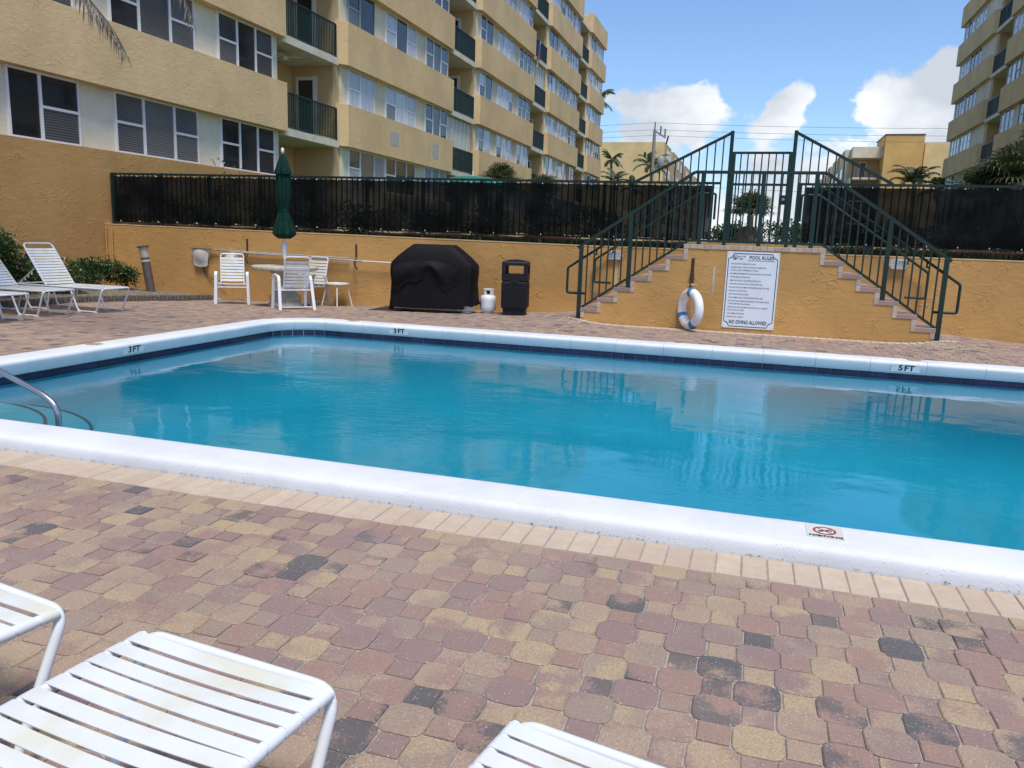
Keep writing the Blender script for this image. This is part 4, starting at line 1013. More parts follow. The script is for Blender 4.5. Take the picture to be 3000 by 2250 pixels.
for label, x, y, rz_, back, seed in (
    ('white strap lounge chair nearest the camera, its foot end in full view', -1.045, 1.365, R(-6), R(48), 1),
    ('white strap lounge chair cut off by the left edge of the near deck', -1.85, 1.45, R(-9), R(48), 2),
    ('white strap lounge chair whose foot end just shows at the bottom edge centre', -.115, 1.312, R(-11), R(40), 3)):
    t_ = make_chaise(label, back, seed); t_.location = (x, y, 0); t_.rotation_euler = (0, 0, rz_)
for label, x, y, rz_, back, seed in (
    ('white lounge chair with raised back beside the hedge, farthest of the left row', -9.47, 9.80, R(-90), R(57), 4),
    ('white lounge chair in the middle of the left row by the hedge', -9.68, 8.95, R(-90), R(50), 5),
    ('white lounge chair nearest of the left row, cut off by the frame', -9.50, 8.02, R(-90), R(50), 6)):
    t_ = make_chaise(label, back, seed); t_.location = (x, y, dz(x, y)); t_.rotation_euler = (0, 0, rz_)
# dining chairs: flat bar arms and strap seat
chs = strap_mesh(.215, .046, .0145, .002, .008).mesh('strap', MT['strap'], smooth=True)
def make_chair(label):
    t_ = thing('patio_chair', label, 'chair', group='white strap patio chairs')
    for s_ in (-1, 1):
        X = s_*.285; pts = fillet([(X*1.06, .30, 0), (X, .235, .63), (X, -.14, .60), (X*1.08, -.31, 0)], .09, 6)
        b = MB(); n = len(pts); w = .026; vs = []
        for i, p in enumerate(pts):
            tt = (pts[min(n-1, i+1)]-pts[max(0, i-1)]).normalized(); nn = Vector((0, -tt.z, tt.y))
            for a, c in ((-1, -1), (1, -1), (1, 1), (-1, 1)): vs.append(p+Vector((1, 0, 0))*(w*a)+nn*(.011*c))
        fs = [(i*4+k, i*4+(k+1) % 4, (i+1)*4+(k+1) % 4, (i+1)*4+k) for i in range(n-1) for k in range(4)]+[(0, 1, 2, 3), tuple((n-1)*4+k for k in range(4))]
        b.add(vs, fs).build('arm_frame', MT['white'], t_)
        MB().tube([(s_*.215, .25, .395), (s_*.215, -.20, .365)], .0125, 8).build('seat_rail', MT['white'], t_, smooth=True)
        MB().tube([(s_*.275, .05, .42), (s_*.215, .05, .385)], .009, 6).build('rail_stub', MT['white'], t_)
    MB().tube([(-.28, .245, .335), (.28, .245, .335)], .011, 8).build('front_bar', MT['white'], t_); MB().tube([(-.29, -.275, .06), (.29, -.275, .06)], .011, 8).build('rear_bar', MT['white'], t_)
    MB().tube([(-.28, -.20, .36), (.28, -.20, .36)], .011, 8).build('rear_bar', MT['white'], t_)
    for k in range(8): put('strap', chs, t_, mw=T(0, .225-.055*k, .394-.0037*k) @ Matrix.Rotation(R(-4), 4, 'X'))
    bk = MB().tube(fillet([(-.215, -.19, .36), (-.215, -.235, .52), (-.215, -.345, .955), (.215, -.345, .955), (.215, -.235, .52), (.215, -.19, .36)], .055, 5), .0125, 8).build('back_frame', MT['white'], t_, smooth=True)
    for k in range(8): d = k/7; put('strap', chs, bk, mw=T(0, -.215-.105*d, .445+.415*d) @ Matrix.Rotation(R(-76), 4, 'X') @ Rz(math.pi))
    return t_
for label, x, y, face in (('white strap patio chair left of the table, facing the pool', -9.75, 13.02, (.57, -.82)), ('white strap patio chair in front of the table with its back to the pool', -8.03, 12.46, (-.73, .68)), ('white strap patio chair behind the table, partly hidden', -8.52, 13.80, (-.12, -.99))):
    t_ = make_chair(label); t_.location = (x, y, dz(x, y)); t_.rotation_euler = (0, 0, math.atan2(face[1], face[0])-math.pi/2)
# round side table
x, y = -8.02, 14.02; sd_ = thing('side_table', 'small round white side table by the wall, right of the dining set', 'side table', (x, y, dz(x, y)))
MB().lathe([(.0, .425), (.225, .425), (.24, .432), (.245, .445), (.24, .462), (.215, .462), (.21, .455), (0, .455)], 32).build('table_top', MT['offwhite'], sd_, smooth=True)
for a in (30, 120, 210, 300):
    c, s = math.cos(R(a)), math.sin(R(a)); MB().tube(fillet([(.06*c, .06*s, .418), (.20*c, .20*s, .412), (.30*c, .30*s, 0)], .06, 4), .013, 8).build('leg', MT['offwhite'], sd_, smooth=True)
# concrete table and closed umbrella
TX, TY = -8.60, 13.08; tz = dz(TX, TY)
tb = thing('concrete_table', 'round cast concrete patio table on a turned pedestal', 'table', (TX, TY, tz))
MB().lathe([(0, .70), (.585, .70), (.615, .71), (.625, .735), (.615, .765), (.59, .775), (0, .775)], 48).build('table_top', MT['concrete'], tb, smooth=True)
MB().lathe([(.32, 0), (.33, .03), (.31, .06), (.28, .10), (.30, .14), (.30, .19), (.24, .25), (.18, .30), (.15, .38), (.145, .48), (.17, .55), (.24, .62), (.30, .67), (.32, .70)], 36).build('pedestal', MT['concrete'], tb, smooth=True)
um = thing('closed_umbrella', 'closed dark green patio umbrella standing in the concrete table', 'umbrella', (TX, TY, tz+.78))
z0 = tz+.78
MB().tube([(0, 0, -.5), (0, 0, 2.78-z0)], .019, 10).build('pole', MT['white'], um, smooth=True)
MB().lathe([(.02, .14), (.032, .15), (.036, .24), (.05, .30), (.05, .40), (.036, .43), (.022, .46)], 12).build('crank_housing', MT['white'], um, smooth=True); MB().tube([(-.04, 0, .36), (-.10, 0, .36), (-.10, 0, .26)], .007, 6).build('crank_handle', MT['steel'], um)
MB().lathe([(.012, 2.76-z0), (.022, 2.77-z0), (.03, 2.80-z0), (.03, 2.835-z0), (.018, 2.86-z0), (.004, 2.87-z0)], 14).build('finial', MT['white'], um, smooth=True)
wobf = lambda a, z: 1+.13*math.sin(8*a+z*2)+.06*math.sin(13*a-z*5)
MB().lathe([(.015, 2.765-z0), (.05, 2.73-z0), (.11, 2.52-z0), (.15, 2.40-z0), (.148, 2.385-z0), (.09, 2.40-z0)], 40, wob=wobf).build('vent_cap', MT['canvas'], um, smooth=True)
MB().lathe([(.09, 2.50-z0), (.125, 2.30-z0), (.13, 2.05-z0), (.105, 1.80-z0), (.085, 1.73-z0), (.09, 1.70-z0), (.135, 1.55-z0), (.19, 1.35-z0), (.20, 1.29-z0), (.15, 1.235-z0), (.10, 1.20-z0), (.04, 1.25-z0)], 48, wob=lambda a, z: 1+.12*math.sin(8*a+z*1.5)+.07*math.sin(15*a+z*4)).build('canopy', MT['canvas'], um, smooth=True)
MB().lathe([(.092, 1.70-z0), (.096, 1.715-z0), (.092, 1.735-z0)], 24).build('canopy_tie', MT['canvas'], um)
# ------------------------------------------------------------------ grill under its cover, gas bottles, litter bin
GA = R(7); GM = (-5.72, 13.62); gz = dz(*GM)
gr = thing('covered_grill', 'large barbecue grill under a black fitted cover by the wall', 'grill', (GM[0], GM[1], gz), GA)
rg_ = random.Random(9)
secs = [(.0, .80, .33, .065), (.25, .79, .33, .05), (.55, .78, .325, .03), (.75, .80, .34, .02), (.84, .80, .34, 0), (.90, .79, .33, 0), (1.03, .66, .30, 0), (1.16, .50, .25, 0), (1.235, .40, .20, 0), (1.25, .37, .17, 0)]
b = MB(); NS = 56
for z_, hx, hy_, fold in secs:
    for k in range(NS):
        a = 2*math.pi*k/NS; c, s = math.cos(a), math.sin(a); e = .28
        X = hx*math.copysign(abs(c)**e, c); Y = hy_*math.copysign(abs(s)**e, s)
        f_ = 1+fold*(.5*math.sin(9*a+1)+.35*math.sin(17*a+z_*3)); zz = z_+(.10 if z_ == 0 else 0)+(.06*c if z_ == 0 else 0)+(.02*math.sin(5*a) if z_ == 0 else 0)
        b.v.append((X*f_, Y*f_*(1+fold*.6*math.sin(7*a)), zz))
n = len(secs)
b.f = [(i*NS+k, i*NS+(k+1) % NS, (i+1)*NS+(k+1) % NS, (i+1)*NS+k) for i in range(n-1) for k in range(NS)]+[tuple(range((n-1)*NS, n*NS))]; b.r = [0]*len(b.f)
b.build('grill_cover', MT['blackcloth'], gr, smooth=True)
# slumped fold of loose cloth across the front
b = MB(); nu, nv = 26, 10
for j in range(nv+1):
    for i in range(nu+1):
        u, v = i/nu, j/nv; X = -.70+1.22*u; dr = .86+.17*u*(1-u)*2.2-.34*v-.12*v*math.sin(u*9)-.08*v*math.sin(u*17+1); bulge = .045*math.sin(math.pi*min(1, v*1.15))*(1+.5*math.sin(u*12))
        yy_ = -.345-.004-bulge if dr < .86 else -.345+.27*(dr-.86)-.012-bulge*.6
        b.v.append((X, yy_, dr))
b.f = [(j*(nu+1)+i, j*(nu+1)+i+1, (j+1)*(nu+1)+i+1, (j+1)*(nu+1)+i) for j in range(nv) for i in range(nu)]; b.r = [0]*len(b.f)
b.build('cover_fold', MT['blackcloth'], gr, smooth=True)
for x in (-.62, .25, .45):
    MB().tube([(x, -.26, .06), (x, -.20, .06)], .058, 16).build('wheel', MT['rubber'], gr)
MB().box(-.7, .62, -.25, .25, .09, .12).build('grill_base', MT['black'], gr); MB().box(-.75, .70, -.27, -.25, .06, .08).build('lower_bar', MT['grey'], gr)
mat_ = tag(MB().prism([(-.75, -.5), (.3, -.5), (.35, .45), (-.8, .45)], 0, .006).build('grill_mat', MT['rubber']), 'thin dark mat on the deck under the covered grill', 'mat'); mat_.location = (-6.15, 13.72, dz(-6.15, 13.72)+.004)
def gas(label, x, y):
    t_ = thing('gas_bottle', label, 'gas bottle', (x, y, dz(x, y)), R(10), 'propane gas bottles')
    MB().lathe([(.10, 0), (.105, .005), (.10, .035), (.135, .045), (.152, .08), (.153, .265), (.148, .292), (.130, .322), (.10, .342), (.05, .352)], 32).build('tank_body', MT['tankw'], t_, smooth=True)
    b = MB()
    for a0, a1 in ((-175, -118), (-62, 20), (60, 150)):
        m_ = 8; o = len(b.v)
        for k in range(m_+1):
            a = R(a0+(a1-a0)*k/m_)
            for r_, z_ in ((.108, .325), (.106, .455), (.098, .455), (.098, .325)): b.v.append((r_*math.cos(a), r_*math.sin(a), z_))
        for k in range(m_):
            for q in range(4): b.f.append((o+k*4+q, o+k*4+(q+1) % 4, o+(k+1)*4+(q+1) % 4, o+(k+1)*4+q)); b.r.append(0)
    b.tube([(.102*math.cos(R(a)), .102*math.sin(R(a)), .452) for a in range(0, 360, 15)], .006, 6, closed=True); b.build('collar', MT['tankw'], t_)
    MB().lathe([(.03, .34), (.03, .385), (.045, .39), (.045, .42), (.01, .425)], 12).build('valve', MT['black'], t_)
    b = MB(); m_ = 10
    for k in range(m_+1):
        a = R(-130+85*k/m_); b.v += [(.1545*math.cos(a), .1545*math.sin(a), .11), (.1545*math.cos(a), .1545*math.sin(a), .225)]
    b.f = [(2*k, 2*k+2, 2*k+3, 2*k+1) for k in range(m_)]; b.r = [0]*m_; b.build('label_wrap', MT['signw'], t_, fix=False)
    b = MB()
    for k in range(5): a = R(-165+6*k); b.v += [(.1547*math.cos(a), .1547*math.sin(a), .11), (.1547*math.cos(a), .1547*math.sin(a), .225)]
    b.f = [(2*k, 2*k+2, 2*k+3, 2*k+1) for k in range(4)]; b.r = [0]*4; b.build('label_stripe', MT['blue'], t_, fix=False)
gas('white propane gas bottle standing between the covered grill and the litter bin', -4.76, 13.93); gas('white propane gas bottle half hidden under the grill cover', -5.10, 13.66)
BA = R(10); bx_, by_ = -4.19, 13.80; bn_ = thing('litter_bin', 'black square litter bin with open hood beside the gas bottle', 'bin', (bx_, by_, dz(bx_, by_)), BA); w = .232
def sq(h, z, r=.03):
    o = []
    for cx_, cy_, a0 in ((h-r, h-r, 0), (-h+r, h-r, 90), (-h+r, -h+r, 180), (h-r, -h+r, 270)):
        for k in range(4): a = R(a0+30*k); o.append((cx_+r*math.cos(a), cy_+r*math.sin(a), z))
    return o
def loft(rings, caps=True):
    b = MB(); n = len(rings[0]); 
    for r_ in rings: b.v += r_
    for i in range(len(rings)-1):
        for k in range(n): b.f.append((i*n+k, i*n+(k+1) % n, (i+1)*n+(k+1) % n, (i+1)*n+k))
    if caps: b.f += [tuple(reversed(range(n))), tuple(range((len(rings)-1)*n, len(rings)*n))]
    b.r = [0]*len(b.f); return b
loft([sq(.205, 0), sq(.205, .12), sq(.228, .13), sq(.232, .60), sq(.222, .615)]).build('bin_body', MT['black'], bn_)
loft([sq(.228, .625), sq(.236, .635), sq(.236, .75)], True).build('hood_base', MT['black'], bn_)
for a in range(4):
    mm = Rz(R(90*a)); b = MB(); b.box(.165, .234, -.234, -.170, .75, .915, mm); b.build('hood_post', MT['black'], bn_)
loft([sq(.236, .905), sq(.236, .955), sq(.225, .975), sq(.12, 1.005), sq(.02, 1.015)]).build('hood_top', MT['black'], bn_)
for a in range(4):
    mm = Rz(R(90*a))
    p_ = MB()
    for z_ in (.15, .565): p_.box(-.18, .18, -.240, -.2285, z_, z_+.018, mm)
    for s_ in (-.18, .168): p_.box(s_, s_+.012, -.240, -.2285, .168, .565, mm)
    p_.build('panel_frame', MT['black'], bn_)
    rbm = MB()
    for k in range(14): xx = -.158+.0243*k; rbm.box(xx-.007, xx+.007, -.237, -.2285, .17, .563, mm)
    rbm.build('panel_ribs', MT['black'], bn_)
MB().tube([(.24*math.cos(R(a))*1.0, .24*math.sin(R(a)), .617+.008*math.sin(R(a*3))) for a in range(0, 360, 15)], .006, 6, closed=True).build('bag_edge', MT['rubber'], bn_)
# ------------------------------------------------------------------ pool tools on the wall
def wp_(x, off=.06): return wally(x)-off
def hang(x, z, lab):
    t_ = thing('pole_hook', lab, 'hook', (x, wally(x), z)); MB().bbox(-.02, .02, -.012, .004, -.06, .20, .003).build('hook_plate', MT['rust'], t_); MB().tube(fillet([(0, -.008, -.10), (0, -.10, -.12), (.04, -.14, -.22), (.09, -.12, -.30)], .03, 4), .016, 8).build('hook_arm', MT['rust'], t_)
hang(-10.25, .96, 'rusty pole hook on the orange wall left of the umbrella'); hang(-7.78, .93, 'rusty pole hook on the orange wall right of the umbrella')
sk = thing('skimmer_net', 'pool leaf skimmer with pale net bag on a long blue grey pole along the wall', 'skimmer net', (-11.1, wp_(-11.1), .90))
def rel(x, z, off=.06): return (x+11.1, wp_(x, off)-wp_(-11.1), z-.90)
MB().tube([rel(-11.12, .905), rel(-7.9, .845)], .0155, 10).build('pole', MT['alu'], sk, smooth=True)
MB().tube(fillet([rel(-11.54, .93), rel(-11.52, .92, .10), rel(-11.06, .915, .10), rel(-11.0, .91, .06)], .03, 4), .012, 8).build('net_frame', MT['steel'], sk, smooth=True)
b = MB(); nu, nv = 10, 8
for j in range(nv+1):
    for i in range(nu+1):
        u, v = i/nu, j/nv; x = -11.53+.42*(.5+(u-.5)*(1-.25*v)); b.v.append(rel(x, .92-.36*v-.03*math.sin(math.pi*u)*v, .075+.05*math.sin(math.pi*u)*math.sin(math.pi*min(1, v+.15))))
b.f = [(j*(nu+1)+i, j*(nu+1)+i+1, (j+1)*(nu+1)+i+1, (j+1)*(nu+1)+i) for j in range(nv) for i in range(nu)]; b.r = [0]*len(b.f); b.build('net_bag', MT['net'], sk, smooth=True)
bp_ = thing('brush_pole', 'second pool pole with white sleeve hung along the wall towards the grill', 'pole', (-8.3, wp_(-8.3, .10), .82)); 
MB().tube([(-2.2, -.14, .055), (.72, .045, -.02)], .0175, 10).build('pole', MT['alu'], bp_, smooth=True); MB().tube([(.72, .045, -.02), (2.1, .125, -.045)], .016, 10).build('white_sleeve', MT['offwhite'], bp_, smooth=True)
hs = tag(MB().tube(fillet([(0, 0, 0), (-.32, -.01, .02), (-.55, 0, -.22), (-.42, 0, -.55), (.05, .0, -.74), (.1, 0, -.80)], .2, 8), .008, 8).tube(fillet([(0, -.02, 0), (-.28, -.03, .01), (-.5, -.02, -.2), (-.38, -.02, -.5), (.07, -.02, -.70)], .2, 8), .008, 8).build('vacuum_hose', MT['rubber'], smooth=True), 'thin dark hose loop hanging on the wall beside the skimmer net', 'hose'); hs.location = (-10.85, wp_(-10.85, .05), .90)
vh = tag(MB().lathe([(.26, 0), (.29, .02), (.27, .10), (.18, .16), (.06, .19)], 20, m=Matrix.Rotation(R(90), 4, 'X')).build('pool_vacuum', MT['offwhite'], smooth=True), 'round cream pool vacuum head hung on the wall behind the left chair', 'vacuum head'); vh.location = (-10.62, wp_(-10.62, .0), .70); vh.scale = (.62, .4, .62)
for k, (dx_, lab) in enumerate(((.03, 'thin ochre drain pipe in the wall corner, the left of two'), (.17, 'thin ochre drain pipe in the wall corner, the right of two'))):
    t_ = thing('drain_pipe', lab, 'pipe', (-13.70+dx_, 13.97+dx_*.06, 0)); MB().tube([(0, -.02, -.05), (.015*k, -.02, 1.34 if k == 0 else 1.28)], .018, 8).build('pipe_run', MT['orange'], t_, smooth=True)
    MB().box(-.03, .03, -.04, .01, .7, .73).build('pipe_clip', MT['orange'], t_)
# stainless grab rail down the corner steps
hr = thing('pool_handrail', 'stainless steel handrail going down into the pool at the left edge', 'handrail', (-4.36, 3.95, -.8))
MB().tube(fillet([(0.02, 0, 0), (0, 0, .93), (-.10, 0, 1.00), (-1.75, 0, 1.58), (-2.45, 0, 1.62), (-2.75, 0, 1.40), (-2.75, 0, .78)], .07, 7), .020, 14).build('rail_tube', MT['steel'], hr, smooth=True); MB().lathe([(.07, 0), (.07, .012), (.04, .03)], 16, (-2.75, 0, .80)).build('floor_collar', MT['steel'], hr)
# skimmer lids in the coping
for x, y, lab in ((-6.66, 6.55, 'small round brown skimmer cover on the left coping'), (-5.55, 10.18, 'small rusty cover on the far coping above its 3 FT marker, near the grill'), (1.9, 10.18, 'small rusty cover on the far coping above the 5 FT marker, below the stairs')):
    tag(MB().lathe([(.0, 0), (.085, 0), (.08, .004), (0, .005)], 20, (0, 0, 0)).build('skimmer_cover', MT['lidm'] if 'lidm' in MT else MT.setdefault('lidm', pm('rust_stained_lid', (.34, .24, .15), .7, var=.4, sc=30))), lab, 'cover').location = (x, y, .0822)
# garden bed, edging and bollard light
bed = MB(); ed = [(-10.95, 13.85), (-10.95, 13.1), (-11.2, 12.4), (-11.28, 11.4), (-11.28, 9.0), (-11.28, 4.0)]
pts = []
for x, y in ed: pts.append((x, y))
nb = []
for (xa, ya), (xb, yb) in zip(ed, ed[1:]):
    for k in range(8): nb.append((xa+(xb-xa)*k/8, ya+(yb-ya)*k/8))
nb.append(ed[-1]); m_ = 6; rr2 = random.Random(2)
for x, y in nb:
    for k in range(m_+1): t = k/m_; X = x+(-13.74-x)*t; bed.v.append((X, y+.25*t*(1 if y > 13 else 0)*0, dz(x, y)+.05+.12*math.sin(t*1.4)+(rr2.uniform(-.015, .03) if k else 0)))
for i in range(len(nb)-1):
    for k in range(m_): a = i*(m_+1)+k; bed.f.append((a, a+1, a+m_+2, a+m_+1)); bed.r.append(0)
tag(bed.build('garden_bed', MT['soil'], smooth=True), kind='structure')
edg = thing('bed_edging', 'low dark scalloped brick edging along the garden bed', 'edging'); me_ = MB().lathe([(.045, -.06), (.045, .085), (.036, .105), (.01, .115)], 10).mesh('edging_block', MT['edg'] if 'edg' in MT else MT.setdefault('edg', pm('mossy_edging', (.10, .08, .065), .95, var=.4, sc=20, bump=.5, bsc=60)), smooth=True)
acc = 0
for (xa, ya), (xb, yb) in zip(ed, ed[1:]):
    l = math.hypot(xb-xa, yb-ya)
    while acc < l:
        x, y = xa+(xb-xa)*acc/l, ya+(yb-ya)*acc/l; put('edging_block', me_, edg, (x+.03, y, dz(x, y))); acc += .083
    acc -= l
bo = thing('bollard_light', 'leaning bronze bollard garden light with cloudy lens in the bed', 'bollard light', (-11.95, 13.30, .02)); bo.rotation_euler = (R(2), R(-7.5), R(0))
MB().tube([(0, 0, -.1), (0, 0, .60)], .085, 20).build('post', MT['bronze'], bo, smooth=True); MB().lathe([(.088, .60), (.092, .61), (.092, .635), (.088, .645)], 20).build('pale_ring', MT['lens'], bo, smooth=True); MB().tube([(0, 0, .645), (0, 0, .70)], .084, 20).build('neck', MT['bronze'], bo, smooth=True)
MB().lathe([(.078, .70), (.088, .86), (.092, .905)], 20).build('lens', MT['lens'], bo, smooth=True); MB().lathe([(.095, .905), (.128, .915), (.128, .93), (.05, .945), (0, .947)], 20).build('cap', MT['bronze'], bo, smooth=True)
# ------------------------------------------------------------------ plants
def leaf(b, p, d, n, l, w, r):
    d = d.normalized(); s_ = d.cross(n)
    if s_.length < 1e-3: s_ = d.orthogonal()
    s_.normalize(); q = p+d*(l*.5); b.add([p, q+s_*(w/2)+n*(.06*l), p+d*l-n*(.1*l), q-s_*(w/2)+n*(.06*l)], [(0, 1, 2), (0, 2, 3)], r)
def shrub(label, c, rad, hgt, nl, ll=.07, seed=1, name='shrub', lobes=7, group=None, mat='leaf'):
    rn_ = random.Random(seed); t_ = thing(name, label, 'shrub', c, 0, group); b = MB(); stem = MB(); cl = []
    for k in range(lobes):
        a = rn_.uniform(0, 6.28); q = math.sqrt(rn_.random())*.75; cl.append((Vector((rad[0]*q*math.cos(a), rad[1]*q*math.sin(a), hgt*rn_.uniform(.40, .78))), rn_.uniform(.32, .5)))
        stem.tube([(0, 0, -.05), tuple(cl[-1][0]*.5), tuple(cl[-1][0])], [.014, .010, .004], 5)
    for k in range(nl):
        cc, cr = rn_.choice(cl); v = Vector((rn_.gauss(0, 1), rn_.gauss(0, 1), rn_.gauss(0, 1))).normalized()*(rn_.random()**.35); p = cc+Vector((v.x*rad[0]*cr*1.3, v.y*rad[1]*cr*1.3, v.z*hgt*cr*.95))
        if p.z < .02: p.z = rn_.uniform(.02, .15)
        d = (v+Vector((0, 0, .5))+Vector((rn_.gauss(0, .5), rn_.gauss(0, .5), rn_.gauss(0, .4)))); leaf(b, p, d, Vector((rn_.gauss(0, .5), rn_.gauss(0, .5), 1)).normalized(), ll*rn_.uniform(.7, 1.3), ll*.55, min(1, max(0, .25+.45*rn_.random()+.3*v.z)))
    b.build('foliage', MT[mat], t_, attr=True, fix=False); stem.build('stems', MT['trunk'], t_); return t_
shrub('dense glossy green shrub in the bed below the left wall, beside the bollard light', (-12.75, 12.55, .08), (.5, .7, 0), .50, 2400, .075, 21)
shrub('low leafy green shrub at the end of the bed near the drain pipes', (-12.55, 13.25, .08), (.36, .3, 0), .36, 1000, .065, 22)
shrub('tall dark green hedge bush behind the lounge chairs at the left edge', (-12.35, 10.05, .05), (.7, .6, 0), 1.10, 4200, .085, 23, lobes=11)
shrub('dark green hedge bush right behind the raised lounge chair back', (-12.30, 11.0, .05), (.5, .65, 0), .58, 2400, .085, 24, lobes=9)
shrub('dark hedge bush left of the frame behind the near lounge chairs', (-12.3, 8.3, .05), (.7, .95, 0), 1.3, 3600, .09, 27, lobes=10)
def frond(b, base, az, elev, length, droop, nlf, lw, ll, rn_, rmin=0., hang=.5, twist=0.):
    d0 = Vector((math.cos(az), math.sin(az), 0)); pts = []
    for k in range(15):
        t = k/14; e = elev-droop*t*t; pts.append((t, e))
    P_ = [Vector(base)]; 
    for k in range(14): e = pts[k][1]; P_.append(P_[-1]+(d0*math.cos(e)+Vector((0, 0, 1))*math.sin(e))*(length/14))
    b.tube(P_, [max(.004, .022*length/2.5*(1-k/15)) for k in range(15)], 4); b.r[-(14*4+2):] = [.55]*(14*4+2)
    side = d0.cross(Vector((0, 0, 1)))
    for i in range(nlf):
        t = .12+.87*i/nlf; f_ = t*14; k = min(13, int(f_)); p = P_[k].lerp(P_[k+1], f_-k); tan = (P_[k+1]-P_[k]).normalized(); upv = side.cross(tan)
        prof_ = math.sin(math.pi*min(1, .12+t*.86))**.6
        for s_ in (-1, 1):
            l_ = ll*prof_*rn_.uniform(.8, 1.12); d = (side*s_*.85+tan*.75+upv*.12-Vector((0, 0, hang*rn_.uniform(.6, 1.3)))).normalized(); wv = tan.cross(d).normalized(); q1 = p+d*l_*.5; q2 = p+d*l_-Vector((0, 0, l_*.18))
            w_ = tan*lw*.5; b.add([p-w_*.5, p+w_*.5, q1+w_, q1-w_, q2], [(0, 1, 2, 3), (3, 2, 4)], rmin+(1-rmin)*rn_.random())
def palm(label, base, top, nf, length, seed, name='palm_tree', lw=.05, ll=.55, nlf=34, tr=.14, mat='palm', elev=(-.3, 1.25), droop=(.9, 1.7), hang=.5, az_list=None, group=None, shaft=True):
    rn_ = random.Random(seed); t_ = thing(name, label, 'palm tree', base, 0, group); bs = Vector(base); tp = Vector(top)-bs
    tps = [Vector((0, 0, 0)).lerp(tp, k/8)+Vector((math.sin(k/8*3.14)*.12*tp.length/6, 0, 0)) for k in range(9)]
    MB().tube(tps, [tr*(1.25-.55*k/8) for k in range(9)], 10).build('trunk', MT['trunk'], t_, smooth=True)
    if shaft: MB().tube([tp, tp+Vector((0, 0, length*.22))], [tr*.72, tr*.35], 8).build('crownshaft', MT['leaf'], t_, smooth=True)
    b = MB(); ct = tp+Vector((0, 0, length*.16 if shaft else 0))
    for k in range(nf):
        az = (2*math.pi*k/nf*2.4+rn_.uniform(-.3, .3)) if az_list is None else az_list[k % len(az_list)]+rn_.uniform(-.1, .1)
        e = elev[0]+(elev[1]-elev[0])*((k*.618) % 1); frond(b, ct, az, e, length*rn_.uniform(.85, 1.1), rn_.uniform(*droop), nlf, lw, ll, rn_, hang=hang)
    b.build('crown', MT[mat], t_, attr=True, fix=False); return t_
def fan_palm(label, base, hgt, nf, fr, seed, stalk=.7, skirt=False, name='fan_palm', group=None, tr=.13):
    rn_ = random.Random(seed); t_ = thing(name, label, 'palm tree', base, 0, group); MB().tube([(0, 0, 0), (.03, 0, hgt*.5), (0, 0, hgt)], [tr*1.2, tr, tr], 10).build('trunk', MT['trunk'], t_, smooth=True)
    b = MB(); sk_ = MB()
    for k in range(nf):
        az = k*2.399+rn_.uniform(-.3, .3); u = k/nf; e = R(82)-R(105)*u+rn_.uniform(-.15, .15); dead = skirt and u > .72; bb = sk_ if dead else b
        d = Vector((math.cos(az)*math.cos(e), math.sin(az)*math.cos(e), math.sin(e)))
        if dead: d = Vector((math.cos(az)*.5, math.sin(az)*.5, -.75)).normalized()
        s0 = Vector((0, 0, hgt-(.25 if dead else 0))); c = s0+d*stalk*rn_.uniform(.75, 1.15); bb.tube([s0, s0.lerp(c, .5)+Vector((0, 0, .04)), c], [.014, .010, .008], 4)
        side = d.cross(Vector((0, 0, 1)))
        if side.length < .05: side = Vector((1, 0, 0))
        side.normalize(); up_ = side.cross(d).normalized(); nb_ = 20
        for i in range(nb_):
            a = R(-125+250*i/(nb_-1)); dd = (d*math.cos(a)+side*math.sin(a)).normalized(); l_ = fr*(.65+.35*math.cos(a*.6))*rn_.uniform(.9, 1.1); w_ = up_.cross(dd).normalized()*fr*.042
            m1 = c+dd*l_*.55+up_*.03*fr; m2 = c+dd*l_*.82-Vector((0, 0, l_*.10)); tip = c+dd*l_-Vector((0, 0, l_*.30)); bb.add([c, m1+w_, m1-w_, m2+w_*.7, m2-w_*.7, tip], [(0, 1, 2), (2, 1, 3, 4), (4, 3, 5)], rn_.random())
    b.build('crown', MT['fan'], t_, attr=True, fix=False)
    if skirt: sk_.build('dead_skirt', MT['skirt'], t_, attr=True, fix=False)
    return t_
# the palm whose frond tips hang into the top left corner
def frond_path(b, pts, nlf, lw, ll, rn_, hang):
    P_ = [Vector(p) for p in fillet(pts, .6, 6)]; n = len(P_); b.tube(P_, [max(.004, .022*(1-k/n)) for k in range(n)], 5); b.r[-((n-1)*5+2):] = [.2]*((n-1)*5+2)
    ln = [0]
    for p, q in zip(P_, P_[1:]): ln.append(ln[-1]+(q-p).length)
    for i in range(nlf):
        t = .15+.85*i/nlf; d_ = t*ln[-1]; k = max(j for j in range(n-1) if ln[j] <= d_); f_ = (d_-ln[k])/(ln[k+1]-ln[k]+1e-6); p = P_[k].lerp(P_[k+1], f_); tan = (P_[k+1]-P_[k]).normalized(); side = tan.cross(Vector((0, 0, 1))).normalized()
        for s_ in (-1, 1):
            l_ = ll*(1-.62*max(0, t-.45)/.55)*rn_.uniform(.75, 1.1); d = (side*s_*.55+tan*.45+Vector((rn_.gauss(0, .12), rn_.gauss(0, .12), -hang*rn_.uniform(.7, 1.3)))).normalized(); q1 = p+d*l_*.5; q2 = p+d*l_-Vector((0, 0, l_*.25)); w_ = tan*lw*.5
            b.add([p-w_*.5, p+w_*.5, q1+w_, q1-w_, q2], [(0, 1, 2, 3), (3, 2, 4)], rn_.random())
def atpx(px, py, d): return Vector((0, 0, H))+(CF+CR*((px-1500)/FPX)-CU*((py-1125)/FPX))*d
CC = atpx(-330, -420, 8.6)
